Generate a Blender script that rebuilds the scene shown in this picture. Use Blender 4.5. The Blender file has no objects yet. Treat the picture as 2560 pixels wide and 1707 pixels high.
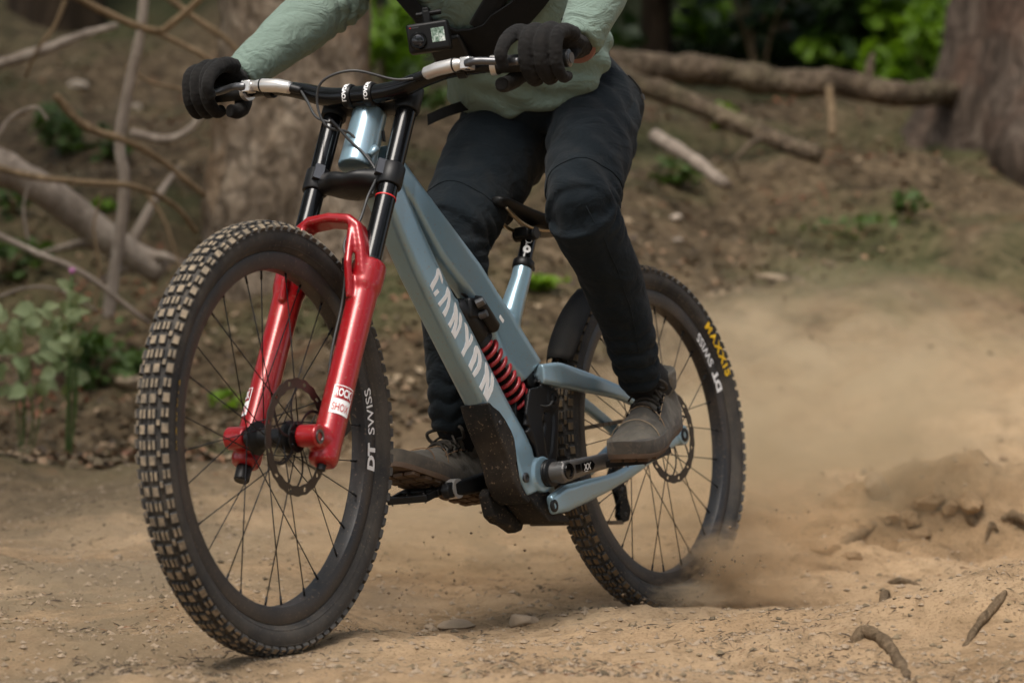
import bpy, math, random
import numpy as np
from mathutils import Vector, Matrix, noise

random.seed(7)
scene = bpy.context.scene
col = scene.collection
PI = math.pi

# ---------------------------------------------------------------- camera
CAM_H = 0.55
F_PX = 6214.13                      # focal length in pixels of a 2560 px wide picture
cam_d = bpy.data.cameras.new('camera')
cam = bpy.data.objects.new('camera', cam_d)
col.objects.link(cam)
cam.location = (0, 0, CAM_H)
cam.rotation_euler = (PI / 2, 0, 0)
cam_d.sensor_fit = 'HORIZONTAL'
cam_d.sensor_width = 36
cam_d.lens = F_PX / 2560 * 36
cam_d.clip_end = 400
cam_d.dof.use_dof = True
cam_d.dof.focus_distance = 4.65
cam_d.dof.aperture_fstop = 3.2
scene.camera = cam

# ---------------------------------------------------------------- light
SUN_EL, SUN_AZ = math.radians(62), math.radians(205)   # azimuth clockwise from +Y
world = bpy.data.worlds.new('World')
scene.world = world
world.use_nodes = True
nt = world.node_tree
sky = nt.nodes.new('ShaderNodeTexSky')
sky.sky_type = 'NISHITA'
sky.sun_disc = False
sky.sun_elevation = SUN_EL
sky.sun_rotation = SUN_AZ
sky.air_density = 1.0
sky.dust_density = 3.0
sky.ozone_density = 1.0
grey = nt.nodes.new('ShaderNodeHueSaturation')        # thin overcast: a paler sky than a clear one
grey.inputs['Saturation'].default_value = .5
nt.links.new(sky.outputs[0], grey.inputs['Color'])
nt.links.new(grey.outputs[0], nt.nodes['Background'].inputs[0])
nt.nodes['Background'].inputs[1].default_value = 0.10
sun_d = bpy.data.lights.new('sun', 'SUN')
sun_d.energy = 1.5
sun_d.angle = math.radians(25)
sun_d.color = (1.0, 0.93, 0.84)
sun = bpy.data.objects.new('sun', sun_d)
col.objects.link(sun)
sd = Vector((math.sin(SUN_AZ) * math.cos(SUN_EL), math.cos(SUN_AZ) * math.cos(SUN_EL), math.sin(SUN_EL)))
sun.rotation_euler = sd.to_track_quat('Z', 'Y').to_euler()
vs = scene.view_settings
vs.view_transform = 'Standard'
vs.look = 'None'
vs.exposure = 1.03
vs.gamma = 1.0
vs.use_curve_mapping = False
scene.cycles.use_denoising = True
scene.cycles.max_bounces = 5
scene.cycles.diffuse_bounces = 3
scene.cycles.glossy_bounces = 3
scene.cycles.volume_bounces = 1
scene.cycles.volume_step_rate = 2.5
scene.cycles.use_adaptive_sampling = True
scene.cycles.adaptive_threshold = .02
scene.cycles.caustics_reflective = False
scene.cycles.caustics_refractive = False


# ---------------------------------------------------------------- helpers
def tag(o, label=None, cat=None, group=None, kind=None):
    if label: o['label'] = label
    if cat: o['category'] = cat
    if group: o['group'] = group
    if kind: o['kind'] = kind
    return o


def W(u, v, d):
    """world point at depth d on the sight line of picture point (u, v)"""
    return Vector(((u - 1280) / F_PX * d, d, CAM_H - (v - 853.5) / F_PX * d))


def sstep(a, b, x):
    t = min(1.0, max(0.0, (x - a) / (b - a)))
    return t * t * (3 - 2 * t)


def catmull(pts, n):
    """smooth polyline through pts with n steps for each span"""
    P = [np.array(p, float) for p in pts]
    P = [2 * P[0] - P[1]] + P + [2 * P[-1] - P[-2]]
    out = []
    for i in range(1, len(P) - 2):
        for k in range(n):
            t = k / n
            out.append(0.5 * ((2 * P[i]) + (P[i + 1] - P[i - 1]) * t + (2 * P[i - 1] - 5 * P[i] + 4 * P[i + 1] - P[i + 2]) * t * t
                              + (3 * P[i] - P[i - 1] - 3 * P[i + 1] + P[i + 2]) * t ** 3))
    out.append(P[-2])
    return out


class MB:
    def __init__(s):
        s.v, s.f, s.m = [], [], []

    def add(s, vs_, fs_, mi=0):
        o = len(s.v)
        s.v += [tuple(float(c) for c in v) for v in vs_]
        s.f += [tuple(i + o for i in f) for f in fs_]
        s.m += [mi] * len(fs_)
        return s

    def rings(s, rings, closed=True, cap=True, mi=0):
        n = len(rings[0])
        vs_ = [p for r in rings for p in r]
        fs_ = []
        for i in range(len(rings) - 1):
            for j in range(n if closed else n - 1):
                a, b = i * n + j, i * n + (j + 1) % n
                fs_.append((a, b, b + n, a + n))
        if cap:
            fs_.append(tuple(range(n - 1, -1, -1)))
            fs_.append(tuple(range((len(rings) - 1) * n, len(rings) * n)))
        return s.add(vs_, fs_, mi)

    def tube(s, pts, rad, n=12, cap=True, mi=0, flat=None, up=None):
        """round tube along pts; flat = (scale on side axis, scale on up axis)"""
        P = [np.array(p, float) for p in pts]
        if not hasattr(rad, '__len__'): rad = [rad] * len(P)
        T = []
        for i in range(len(P)):
            a = P[min(i + 1, len(P) - 1)] - P[max(i - 1, 0)]
            T.append(a / (np.linalg.norm(a) + 1e-12))
        u = np.array(up, float) if up is not None else (np.array((0, 0, 1.0)) if abs(T[0][2]) < .9 else np.array((0, 1.0, 0)))
        R_ = []
        for i in range(len(P)):
            u = u - T[i] * (u @ T[i]); u = u / (np.linalg.norm(u) + 1e-12)
            w = np.cross(T[i], u)
            f = flat[i] if (flat and hasattr(flat[0], '__len__')) else (flat or (1, 1))
            R_.append([P[i] + rad[i] * (math.cos(2 * PI * k / n) * w * f[0] + math.sin(2 * PI * k / n) * u * f[1]) for k in range(n)])
        return s.rings(R_, True, cap, mi)

    def cyl(s, a, b, r0, r1=None, n=20, mi=0):
        return s.tube([a, b], [r0, r0 if r1 is None else r1], n, True, mi)

    def lathe(s, prof, n=32, mi=0, c=(0, 0, 0), close=True):
        """prof = [(radius, y)], turned about the y axis through c"""
        R_ = [[(c[0] + r * math.cos(2 * PI * k / n), c[1] + y, c[2] + r * math.sin(2 * PI * k / n)) for k in range(n)] for r, y in prof]
        return s.rings(R_, True, close, mi)

    def box(s, c, sz, rot=None, mi=0):
        c = np.array(c, float)
        M = np.eye(3) if rot is None else np.array(rot)
        vs_ = [c + M @ (np.array((x, y, z)) * np.array(sz) / 2) for x in (-1, 1) for y in (-1, 1) for z in (-1, 1)]
        fs_ = [(0, 1, 3, 2), (4, 6, 7, 5), (0, 4, 5, 1), (2, 3, 7, 6), (0, 2, 6, 4), (1, 5, 7, 3)]
        return s.add(vs_, fs_, mi)

    def prism(s, poly, y0, y1, mi=0):
        n = len(poly)
        vs_ = [(x, y0, z) for x, z in poly] + [(x, y1, z) for x, z in poly]
        fs_ = [tuple(range(n)), tuple(range(2 * n - 1, n - 1, -1))] + [(i, n + i, n + (i + 1) % n, (i + 1) % n) for i in range(n)]
        return s.add(vs_, fs_, mi)

    def xf(s, fn):
        s.v = [tuple(float(c) for c in fn(np.array(v))) for v in s.v]
        return s


def mesh_obj(name, me, mats, parent=None, sharp=35):
    for m in (mats if isinstance(mats, (list, tuple)) else [mats]):
        me.materials.append(m)
    o = bpy.data.objects.new(name, me)
    col.objects.link(o)
    if parent is not None: o.parent = parent
    if sharp is not None and len(me.polygons):
        me.polygons.foreach_set('use_smooth', [True] * len(me.polygons))
        if sharp < 180: me.set_sharp_from_angle(angle=math.radians(sharp))
    return o


def mk(name, mb, mats, parent=None, sharp=35, bevel=0, seg=2, fix=True, sub=0):
    me = bpy.data.meshes.new(name)
    me.from_pydata(mb.v, [], mb.f)
    if any(mb.m): me.polygons.foreach_set('material_index', mb.m)
    if fix:
        import bmesh
        bm = bmesh.new(); bm.from_mesh(me); bmesh.ops.recalc_face_normals(bm, faces=bm.faces); bm.to_mesh(me); bm.free()
    o = mesh_obj(name, me, mats, parent, sharp)
    if bevel:
        b = o.modifiers.new('bevel', 'BEVEL'); b.width = bevel; b.segments = seg; b.limit_method = 'ANGLE'; b.angle_limit = math.radians(40)
    if sub:
        b = o.modifiers.new('sub', 'SUBSURF'); b.levels = sub; b.render_levels = sub
    return o


def fuse(mb, voxel, smooth=4, disp=None, fac=.5):
    """union of the closed shapes in mb as one smooth skin; disp(co, no) -> offset along the normal"""
    me = bpy.data.meshes.new('tmp'); me.from_pydata(mb.v, [], mb.f)
    import bmesh
    bm = bmesh.new(); bm.from_mesh(me); bmesh.ops.recalc_face_normals(bm, faces=bm.faces); bm.to_mesh(me); bm.free()
    o = bpy.data.objects.new('tmp', me); col.objects.link(o)
    r = o.modifiers.new('r', 'REMESH'); r.mode = 'VOXEL'; r.voxel_size = voxel
    if smooth:
        s_ = o.modifiers.new('s', 'SMOOTH'); s_.iterations = smooth; s_.factor = fac
    dg = bpy.context.evaluated_depsgraph_get(); dg.update()
    out = bpy.data.meshes.new_from_object(o.evaluated_get(dg))
    bpy.data.objects.remove(o); bpy.data.meshes.remove(me)
    if disp:
        n = len(out.vertices)
        co = np.empty(n * 3); no = np.empty(n * 3)
        out.vertices.foreach_get('co', co); out.vertices.foreach_get('normal', no)
        co = co.reshape(-1, 3); no = no.reshape(-1, 3)
        d = disp(co, no)
        co = co + no * d[:, None]
        out.vertices.foreach_set('co', co.ravel()); out.update()
    return out


def empty(name, parent=None, m=None):
    o = bpy.data.objects.new(name, None)
    o.empty_display_size = .05
    col.objects.link(o)
    if parent is not None: o.parent = parent
    if m is not None: o.matrix_world = m
    return o


_txt = {}
def text_verts(s, size, bold=0.0, shear=0.0, space=1.0, sx=1.0):
    """flat letters as (u, v) vertices and faces, lower left corner at 0, 0"""
    cu = bpy.data.curves.new('t', 'FONT'); cu.body = s; cu.size = size; cu.offset = bold * size; cu.shear = shear; cu.space_character = space
    cu.resolution_u = 3
    o = bpy.data.objects.new('t', cu); col.objects.link(o)
    dg = bpy.context.evaluated_depsgraph_get(); dg.update()
    me = bpy.data.meshes.new_from_object(o.evaluated_get(dg))
    v = [(p.co.x * sx, p.co.y) for p in me.vertices]; f = [tuple(p.vertices) for p in me.polygons]
    bpy.data.objects.remove(o); bpy.data.meshes.remove(me); bpy.data.curves.remove(cu)
    x0 = min(a for a, b in v); y0 = min(b for a, b in v)
    return [(a - x0, b - y0) for a, b in v], f


# ---------------------------------------------------------------- materials
def mat(name, c, rough=.6, metal=0.0, coat=0.0, coat_r=.1, spec=.5, sheen=0.0):
    m = bpy.data.materials.new(name); m.use_nodes = True
    b = m.node_tree.nodes['Principled BSDF']
    b.inputs['Base Color'].default_value = (*c, 1)
    b.inputs['Roughness'].default_value = rough
    b.inputs['Metallic'].default_value = metal
    b.inputs['Coat Weight'].default_value = coat
    b.inputs['Coat Roughness'].default_value = coat_r
    b.inputs['Specular IOR Level'].default_value = spec
    b.inputs['Sheen Weight'].default_value = sheen
    b.inputs['Sheen Roughness'].default_value = .6
    return m


def node(m, t, **kw):
    n = m.node_tree.nodes.new('ShaderNode' + t)
    for k, v in kw.items():
        if k in ('operation', 'blend_type', 'data_type', 'noise_dimensions', 'feature', 'distance', 'wave_type', 'bands_direction'): setattr(n, k, v)
        else: n.inputs[k].default_value = v
    return n


def lk(m, a, b): m.node_tree.links.new(a, b)


def ramp(m, fac, stops):
    r = m.node_tree.nodes.new('ShaderNodeValToRGB')
    e = r.color_ramp.elements
    while len(e) < len(stops): e.new(.5)
    for i, (p, c) in enumerate(stops):
        e[i].position = p; e[i].color = (*c, 1) if len(c) == 3 else c
    lk(m, fac, r.inputs[0])
    return r.outputs[0]


def mixc(m, fac, a, b):
    n = m.node_tree.nodes.new('ShaderNodeMix'); n.data_type = 'RGBA'
    for s_, x in ((n.inputs[0], fac), (n.inputs[6], a), (n.inputs[7], b)):
        if hasattr(x, 'is_linked'): lk(m, x, s_)
        else: s_.default_value = x if not hasattr(x, '__len__') else (*x, 1)
    return n.outputs[2]


def coords(m, scale=(1, 1, 1)):
    t = m.node_tree.nodes.new('ShaderNodeTexCoord'); mp = m.node_tree.nodes.new('ShaderNodeMapping')
    mp.inputs['Scale'].default_value = scale
    lk(m, t.outputs['Object'], mp.inputs[0])
    return mp.outputs[0]


def nz(m, scale, detail=4, rough=.6, dist=0.0, vec=None, sc=(1, 1, 1)):
    n = node(m, 'TexNoise', Scale=scale, Detail=detail, Roughness=rough, Distortion=dist)
    lk(m, vec if vec is not None else coords(m, sc), n.inputs['Vector'])
    return n.outputs['Fac']


def bump(m, h, strength=.3, dist=.01, prev=None):
    b = node(m, 'Bump', Strength=strength, Distance=dist)
    lk(m, h, b.inputs['Height'])
    if prev is not None: lk(m, prev, b.inputs['Normal'])
    lk(m, b.outputs[0], m.node_tree.nodes['Principled BSDF'].inputs['Normal'])
    return b.outputs[0]


def bsdf(m): return m.node_tree.nodes['Principled BSDF']


def worn(name, c, dust, rough=.6, scale=9, lo=.45, hi=.75, amt=.6, metal=0, coat=0, spec=.5, bmp=0, sheen=0, fleck=0.0):
    """plain colour with dry dust lying on it in uneven patches"""
    m = mat(name, c, rough, metal, coat, .15, spec, sheen)
    n = nz(m, scale, 6, .65, .3)
    f = ramp(m, n, [(lo, (0, 0, 0)), (hi, (amt, amt, amt))])
    cc = mixc(m, f, c, dust)
    if fleck:       # dried specks of spattered earth
        g = ramp(m, nz(m, 170, 3, .6), [(.62, (0, 0, 0)), (.66, (fleck, fleck, fleck))])
        cc = mixc(m, g, cc, tuple(.5 * (a + b) for a, b in zip(dust, DUST)))
    lk(m, cc, bsdf(m).inputs['Base Color'])
    if bmp: bump(m, nz(m, 900, 2), bmp, .001)
    return m


DUST = (.30, .215, .14)
M = {}
M['frame'] = worn('frame_paint', (.245, .375, .455), (.32, .30, .26), .29, 5, .50, .8, .40, metal=.45, coat=.4, fleck=.45)
M['red'] = worn('red_paint', (.33, .005, .009), DUST, .3, 7, .54, .9, .20, metal=.2, coat=.45, fleck=.35)
M['redmatte'] = mat('red_spring', (.36, .02, .025), .35, .1, .4)
M['redband'] = mat('red_rubber', (.6, .02, .02), .5)
M['gloss'] = mat('black_gloss', (.004, .004, .0045), .16, 0, .0, .05, .32)
M['black'] = worn('black_metal', (.006, .006, .0065), DUST, .45, 8, .58, .95, .10, spec=.35)
M['blackdust'] = worn('black_plastic', (.010, .010, .010), DUST, .7, 9, .45, .9, .20, spec=.25, fleck=.5)
M['guard'] = worn('guard_plastic', (.016, .016, .016), DUST, .75, 5, .5, .9, .16, spec=.2)
M['grey'] = mat('grey_metal', (.12, .12, .125), .35, .8)
M['crankm'] = worn('crank_metal', (.16, .155, .15), DUST, .4, 12, .5, .9, .3, metal=.6)
M['silver'] = worn('silver_metal', (.72, .69, .66), DUST, .34, 9, .55, .9, .3, metal=.75)
M['steel'] = mat('steel', (.06, .052, .045), .42, .8)
M['spoke'] = mat('spoke_black', (.012, .012, .013), .4, .4)
M['rubber'] = worn('tyre_rubber', (.026, .027, .029), (.18, .15, .115), .85, 9, .34, .78, .52, spec=.25, fleck=.3)
M['tread'] = worn('tread_rubber', (.050, .051, .054), (.19, .16, .12), .9, 30, .35, .75, .6, spec=.2)
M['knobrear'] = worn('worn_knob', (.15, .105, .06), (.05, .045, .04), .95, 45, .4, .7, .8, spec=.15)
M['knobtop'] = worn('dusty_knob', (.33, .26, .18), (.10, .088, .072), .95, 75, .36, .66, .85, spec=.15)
M['rim'] = worn('rim_black', (.018, .018, .020), DUST, .45, 7, .45, .9, .22, fleck=.3)
M['white'] = mat('white_print', (.86, .86, .86), .5)
M['yellow'] = mat('yellow_print', (.78, .48, .01), .6)
M['redprint'] = mat('red_print', (.55, .02, .02), .6)
M['hose'] = mat('hose_rubber', (.035, .035, .035), .45)
M['rail'] = mat('saddle_rail', (.35, .27, .17), .3, .9)
M['saddle'] = mat('saddle_cover', (.006, .006, .006), .5, spec=.3)
M['chain'] = worn('chain_steel', (.13, .11, .08), DUST, .5, 60, .4, .7, .6, metal=.6)
M['grip'] = mat('grip_rubber', (.012, .012, .012), .8)
M['orange'] = mat('orange_strap', (.28, .14, .11), .7)
M['screen'] = mat('camera_screen', (.35, .42, .38), .15)
M['glass'] = mat('lens_glass', (.01, .01, .012), .05, 0, .5)
M['gum'] = worn('gum_sole', (.085, .050, .030), (.13, .10, .07), .8, 20, .4, .7, .6)


def fabric(name, c, c2, scale=6, weave=1400, rough=.95, sheen=.04, dust=None, amt=.0, fold=.0):
    m = mat(name, c, rough, 0, 0, .1, .14, sheen)
    f = nz(m, scale, 5, .6, .4)
    cc = mixc(m, ramp(m, f, [(.35, (0, 0, 0)), (.7, (1, 1, 1))]), c, c2)
    if dust:
        g = ramp(m, nz(m, scale * 3, 6, .7), [(.5, (0, 0, 0)), (.8, (amt, amt, amt))])
        cc = mixc(m, g, cc, dust)
    lk(m, cc, bsdf(m).inputs['Base Color'])
    b1 = bump(m, nz(m, weave, 2, .5), .25, .0006)
    b2 = bump(m, nz(m, 42, 3, .5, .8), .3, .004, b1)
    bump(m, nz(m, 13, 4, .55, 1.6, None, (1, 1, 1.7)), fold, .014, b2)
    return m


M['pants'] = fabric('pants_cloth', (.0060, .0098, .0130), (.0090, .0138, .0180), dust=(.10, .08, .06), amt=.10, fold=.42)
M['jersey'] = fabric('jersey_cloth', (.165, .226, .188), (.190, .252, .212), sheen=.08, fold=.8)
M['jersey2'] = fabric('jersey_panel', (.30, .38, .33), (.33, .41, .36), sheen=.25)
M['glove'] = fabric('glove_cloth', (.009, .0085, .0085), (.014, .013, .012), 12, 900, .9, .04, (.12, .10, .08), .08)
M['sock'] = fabric('sock_knit', (.012, .012, .013), (.018, .018, .019), 20, 500)
M['shoe'] = fabric('shoe_suede', (.060, .054, .045), (.165, .146, .116), 9, 700, .95, .1, (.26, .20, .14), .6)
M['shoe2'] = fabric('shoe_rubber', (.05, .045, .04), (.12, .10, .075), 14, 500, .9, .1, (.26, .19, .13), .6)
M['lace'] = fabric('lace_cord', (.022, .019, .016), (.06, .05, .04), 30, 1500)
M['webbing'] = fabric('strap_webbing', (.010, .010, .010), (.014, .014, .014), 10, 1200)
M['skin'] = mat('skin', (.5, .3, .22), .5)

# ---------------------------------------------------------------- terrain
_rng = np.random.RandomState(11)
_perm = _rng.rand(256, 256)
def vnoise(x, y):
    xi = np.floor(x).astype(int); yi = np.floor(y).astype(int)
    fx = x - xi; fy = y - yi
    fx = fx * fx * fx * (fx * (fx * 6 - 15) + 10); fy = fy * fy * fy * (fy * (fy * 6 - 15) + 10)
    g = lambda a, b: _perm[a & 255, b & 255]
    return (g(xi, yi) * (1 - fx) + g(xi + 1, yi) * fx) * (1 - fy) + (g(xi, yi + 1) * (1 - fx) + g(xi + 1, yi + 1) * fx) * fy - .5
def fbm(x, y, f, octv=4, gain=.5):
    s_ = 0; a = 1
    for i in range(octv):
        s_ = s_ + a * vnoise(x * f + 17.3 * i, y * f + 9.1 * i); f *= 2.03; a *= gain
    return s_
RY = [0, 3, 4.2, 4.8, 5.3, 6, 7, 8, 9, 10, 11, 12, 13, 15, 20, 40, 120]
RZ = [-.05, -.01, .016, .0, -.012, .05, .18, .41, .685, 1.02, 1.39, 1.66, 1.74, 2.3, 4.6, 13, 30]
LY = [0, 3, 4.2, 5.3, 6, 7, 7.35, 7.8, 8.4, 9.2, 10, 11, 12, 14, 20, 40, 120]
LZ = [-.05, -.01, .016, .02, .10, .215, .19, .21, .36, .66, 1.05, 1.5, 1.85, 2.6, 4.8, 13, 30]
BUMPS = [  # x, y, height, spread x, spread y
    (.95, 4.42, .125, .40, .15), (.55, 4.62, .045, .32, .08), (.80, 4.86, -.03, .35, .10), (.25, 4.30, .020, .22, .08), (-.75, 4.25, .03, .3, .12), (-.55, 4.9, .03, .22, .10), (.9, 5.0, .03, .3, .08), (.95, 6.25, .12, .32, .14), (1.30, 6.30, .12, .25, .18), (.74, 5.98, .065, .18, .10), (.60, 5.76, .035, .12, .08),
    (1.35, 5.55, .05, .3, .2), (.30, 5.05, .022, .30, .07), (-.3, 4.45, .012, .3, .1), (-1.0, 5.4, .03, .5, .2), (.55, 5.42, -.03, .28, .12),
    (-1.3, 4.4, .05, .4, .25), (1.15, 4.05, .04, .3, .1), (.32, 5.3, -.006, .1, .1)]
def gz(x, y):
    x = np.asarray(x, float); y = np.asarray(y, float)
    r = x / np.maximum(y, .5)
    t = np.clip((r + .10) / .07, 0, 1); t = t * t * (3 - 2 * t)
    z = np.interp(y, RY, RZ) * t + np.interp(y, LY, LZ) * (1 - t)
    near = np.clip((y - 3.6) / .8, 0, 1)
    far = np.clip((y - 5.6) / 2.5, 0, 1)
    z = z + fbm(x, y, .9, 3) * (.04 + .16 * far)
    z = z + fbm(x, y, 5, 4) * (.020 + .05 * far)
    z = z + np.abs(fbm(x + 3, y, 11, 3)) * -.010 + np.maximum(0, fbm(x, y + 5, 26, 3) - .12) * .014
    for bx, by, h, sx, sy in BUMPS:
        z = z + h * np.exp(-((x - bx) / sx) ** 2 - ((y - by) / sy) ** 2)
    lump = np.exp(-((x - 1.05 - (y - 6.2) * .7) / .45) ** 2 - ((y - 6.15) / .32) ** 2)
    z = z + lump * (fbm(x, y, 7, 5, .5) * .085)
    # the ground under both tyres is pressed flat
    for tx, ty, tz in ((-.401, 4.235, .016), (.325, 5.29, -.016)):
        w_ = np.exp(-((x - tx) ** 2 + (y - ty) ** 2) / .16 ** 2)
        z = z * (1 - w_) + tz * w_
    return z
def ground(x, y): return float(gz(np.array([x]), np.array([y]))[0])


def hit(u, v, d0=3.8, d1=30.):
    """where the sight line of picture point (u, v) meets the ground"""
    ds = np.arange(d0, d1, .02)
    xs = (u - 1280) / F_PX * ds; zs = CAM_H - (v - 853.5) / F_PX * ds
    g = gz(xs, ds); k = np.nonzero(g > zs)[0]
    i = k[0] if len(k) else len(ds) - 1
    return Vector((xs[i], ds[i], g[i]))


def spread(a, b, fine0, fine1, step, grow=1.09):
    v = [fine0]
    while v[-1] < fine1: v.append(v[-1] + step)
    st = step
    while v[-1] < b: st *= grow; v.append(v[-1] + st)
    st = step
    while v[0] > a: st *= grow; v.insert(0, v[0] - st)
    return np.array(v)
gx = spread(-90, 90, -1.35, 1.45, .0125)
gy = spread(-25, 120, 3.7, 6.9, .0125, 1.035)
X, Y = np.meshgrid(gx, gy)
Z = gz(X.ravel(), Y.ravel())
nx, ny = len(gx), len(gy)
idx = np.arange(nx * ny).reshape(ny, nx)
quads = np.stack([idx[:-1, :-1], idx[:-1, 1:], idx[1:, 1:], idx[1:, :-1]], -1).reshape(-1, 4)
me = bpy.data.meshes.new('ground')
me.vertices.add(nx * ny); me.vertices.foreach_set('co', np.stack([X.ravel(), Y.ravel(), Z], 1).ravel())
me.loops.add(len(quads) * 4); me.loops.foreach_set('vertex_index', quads.ravel())
me.polygons.add(len(quads)); me.polygons.foreach_set('loop_start', np.arange(len(quads)) * 4); me.polygons.foreach_set('loop_total', np.full(len(quads), 4))
me.update(); me.validate()

# dry trail earth near, leaf litter and moss on the slope behind
m = mat('trail_earth', (.33, .22, .13), .95, 0, 0, .1, .15)
vec = coords(m)
n1 = nz(m, 1.6, 6, .6, .4, vec); n2 = nz(m, 14, 8, .7, .6, vec); n3 = nz(m, 160, 6, .7, .2, vec)
base = ramp(m, n1, [(.3, (.245, .162, .090)), (.5, (.335, .230, .134)), (.7, (.43, .31, .19))])
fine = ramp(m, n2, [(.3, (.50, .47, .43)), (.52, (1, 1, 1)), (.8, (1.25, 1.22, 1.2))])
mul = m.node_tree.nodes.new('ShaderNodeMix'); mul.data_type = 'RGBA'; mul.blend_type = 'MULTIPLY'; mul.inputs[0].default_value = .8
lk(m, base, mul.inputs[6]); lk(m, fine, mul.inputs[7])
speck = ramp(m, n3, [(.36, (.42, .40, .38)), (.47, (1, 1, 1)), (.62, (1, 1, 1)), (.74, (1.35, 1.32, 1.28))])
mul2 = m.node_tree.nodes.new('ShaderNodeMix'); mul2.data_type = 'RGBA'; mul2.blend_type = 'MULTIPLY'; mul2.inputs[0].default_value = .75
lk(m, mul.outputs[2], mul2.inputs[6]); lk(m, speck, mul2.inputs[7])
nl = nz(m, 3.2, 7, .65, 1.2, vec); nm = nz(m, 1.1, 5, .6, .5, vec); nl2 = nz(m, 9, 6, .7, 1.5, vec)
lit = ramp(m, nl2, [(.32, (.020, .014, .008)), (.44, (.066, .047, .027)), (.56, (.128, .091, .053)), (.68, (.195, .144, .09)), (.8, (.32, .25, .17))])
rust = mixc(m, ramp(m, nl, [(.60, (0, 0, 0)), (.72, (.45, .45, .45))]), lit, (.17, .070, .035))
moss = mixc(m, ramp(m, nm, [(.46, (0, 0, 0)), (.64, (.55, .55, .55))]), rust, (.060, .074, .026))
sep = m.node_tree.nodes.new('ShaderNodeSeparateXYZ'); lk(m, vec, sep.inputs[0])
# how far up the slope the bare trail reaches: farther on the right than on the left
ed = node(m, 'Math', operation='MULTIPLY_ADD'); lk(m, sep.outputs[0], ed.inputs[0]); ed.inputs[1].default_value = -.75; lk(m, sep.outputs[1], ed.inputs[2])
ed2 = node(m, 'Math', operation='MULTIPLY_ADD'); lk(m, n1, ed2.inputs[0]); ed2.inputs[1].default_value = 2.0; lk(m, ed.outputs[0], ed2.inputs[2])
ef = node(m, 'MapRange'); lk(m, ed2.outputs[0], ef.inputs[0])
ef.inputs[1].default_value = 7.9; ef.inputs[2].default_value = 9.0
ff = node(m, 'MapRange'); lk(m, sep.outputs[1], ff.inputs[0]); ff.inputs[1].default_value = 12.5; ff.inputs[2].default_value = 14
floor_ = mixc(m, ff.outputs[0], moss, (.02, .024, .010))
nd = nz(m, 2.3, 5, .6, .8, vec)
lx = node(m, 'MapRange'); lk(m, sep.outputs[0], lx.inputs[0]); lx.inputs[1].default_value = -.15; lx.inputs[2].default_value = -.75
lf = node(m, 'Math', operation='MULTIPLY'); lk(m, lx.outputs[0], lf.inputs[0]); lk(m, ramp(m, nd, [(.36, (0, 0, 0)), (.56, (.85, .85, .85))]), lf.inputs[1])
left_tone = mixc(m, nl2, (.13, .098, .060), (.24, .185, .12))  # darker tone, mixed in by noise patches towards the left
soil = mixc(m, lf.outputs[0], mul2.outputs[2], left_tone)
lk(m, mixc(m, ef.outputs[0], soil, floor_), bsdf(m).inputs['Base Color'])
b1 = bump(m, n3, .55, .006)
bump(m, n2, .5, .02, b1)
M['earth'] = m
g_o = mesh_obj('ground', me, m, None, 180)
tag(g_o, 'dry tan trail earth rising into a littered wooded slope', 'ground', kind='structure')


# ---------------------------------------------------------------- bark and leaves
def bark(name, a, b, c, sc=6, stretch=.28, moss=None, plates=0):
    m = mat(name, b, .95, 0, 0, .1, .15)
    v = coords(m, (1, 1, stretch))
    f = nz(m, sc, 8, .65, 1.2, v)
    cc = ramp(m, f, [(.28, a), (.5, b), (.72, c)])
    f2 = nz(m, sc * 4, 6, .7, .5, v)
    cc = mixc(m, ramp(m, f2, [(.55, (0, 0, 0)), (.75, (.7, .7, .7))]), cc, tuple(x * 1.45 for x in c))
    if moss: cc = mixc(m, ramp(m, nz(m, 2.2, 4, .6), [(.5, (0, 0, 0)), (.68, (.7, .7, .7))]), cc, moss)
    lk(m, cc, bsdf(m).inputs['Base Color'])
    if plates:      # dark cracks between flaky plates
        vo = m.node_tree.nodes.new('ShaderNodeTexVoronoi'); vo.feature = 'DISTANCE_TO_EDGE'; vo.inputs['Scale'].default_value = plates
        ds = node(m, 'Mix', data_type='VECTOR') if False else m.node_tree.nodes.new('ShaderNodeVectorMath')
        ds.operation = 'ADD'; cn = node(m, 'TexNoise', Scale=9.0, Detail=3.0); lk(m, v, cn.inputs['Vector'])
        sc_ = m.node_tree.nodes.new('ShaderNodeVectorMath'); sc_.operation = 'SCALE'; sc_.inputs['Scale'].default_value = .34; lk(m, cn.outputs['Color'], sc_.inputs[0])
        lk(m, v, ds.inputs[0]); lk(m, sc_.outputs[0], ds.inputs[1]); lk(m, ds.outputs[0], vo.inputs['Vector'])
        ck = ramp(m, vo.outputs['Distance'], [(.0, (.62, .62, .62)), (.05, (.35, .35, .35)), (.13, (0, 0, 0))])
        cc2 = mixc(m, ck, cc, tuple(x * .6 for x in a))
        lk(m, cc2, bsdf(m).inputs['Base Color'])
        b0 = bump(m, vo.outputs['Distance'], .8, .06)
        b1 = bump(m, f, .9, .05, b0); bump(m, f2, .6, .015, b1)
    else:
        b1 = bump(m, f, .9, .05); bump(m, f2, .6, .015, b1)
    return m


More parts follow.
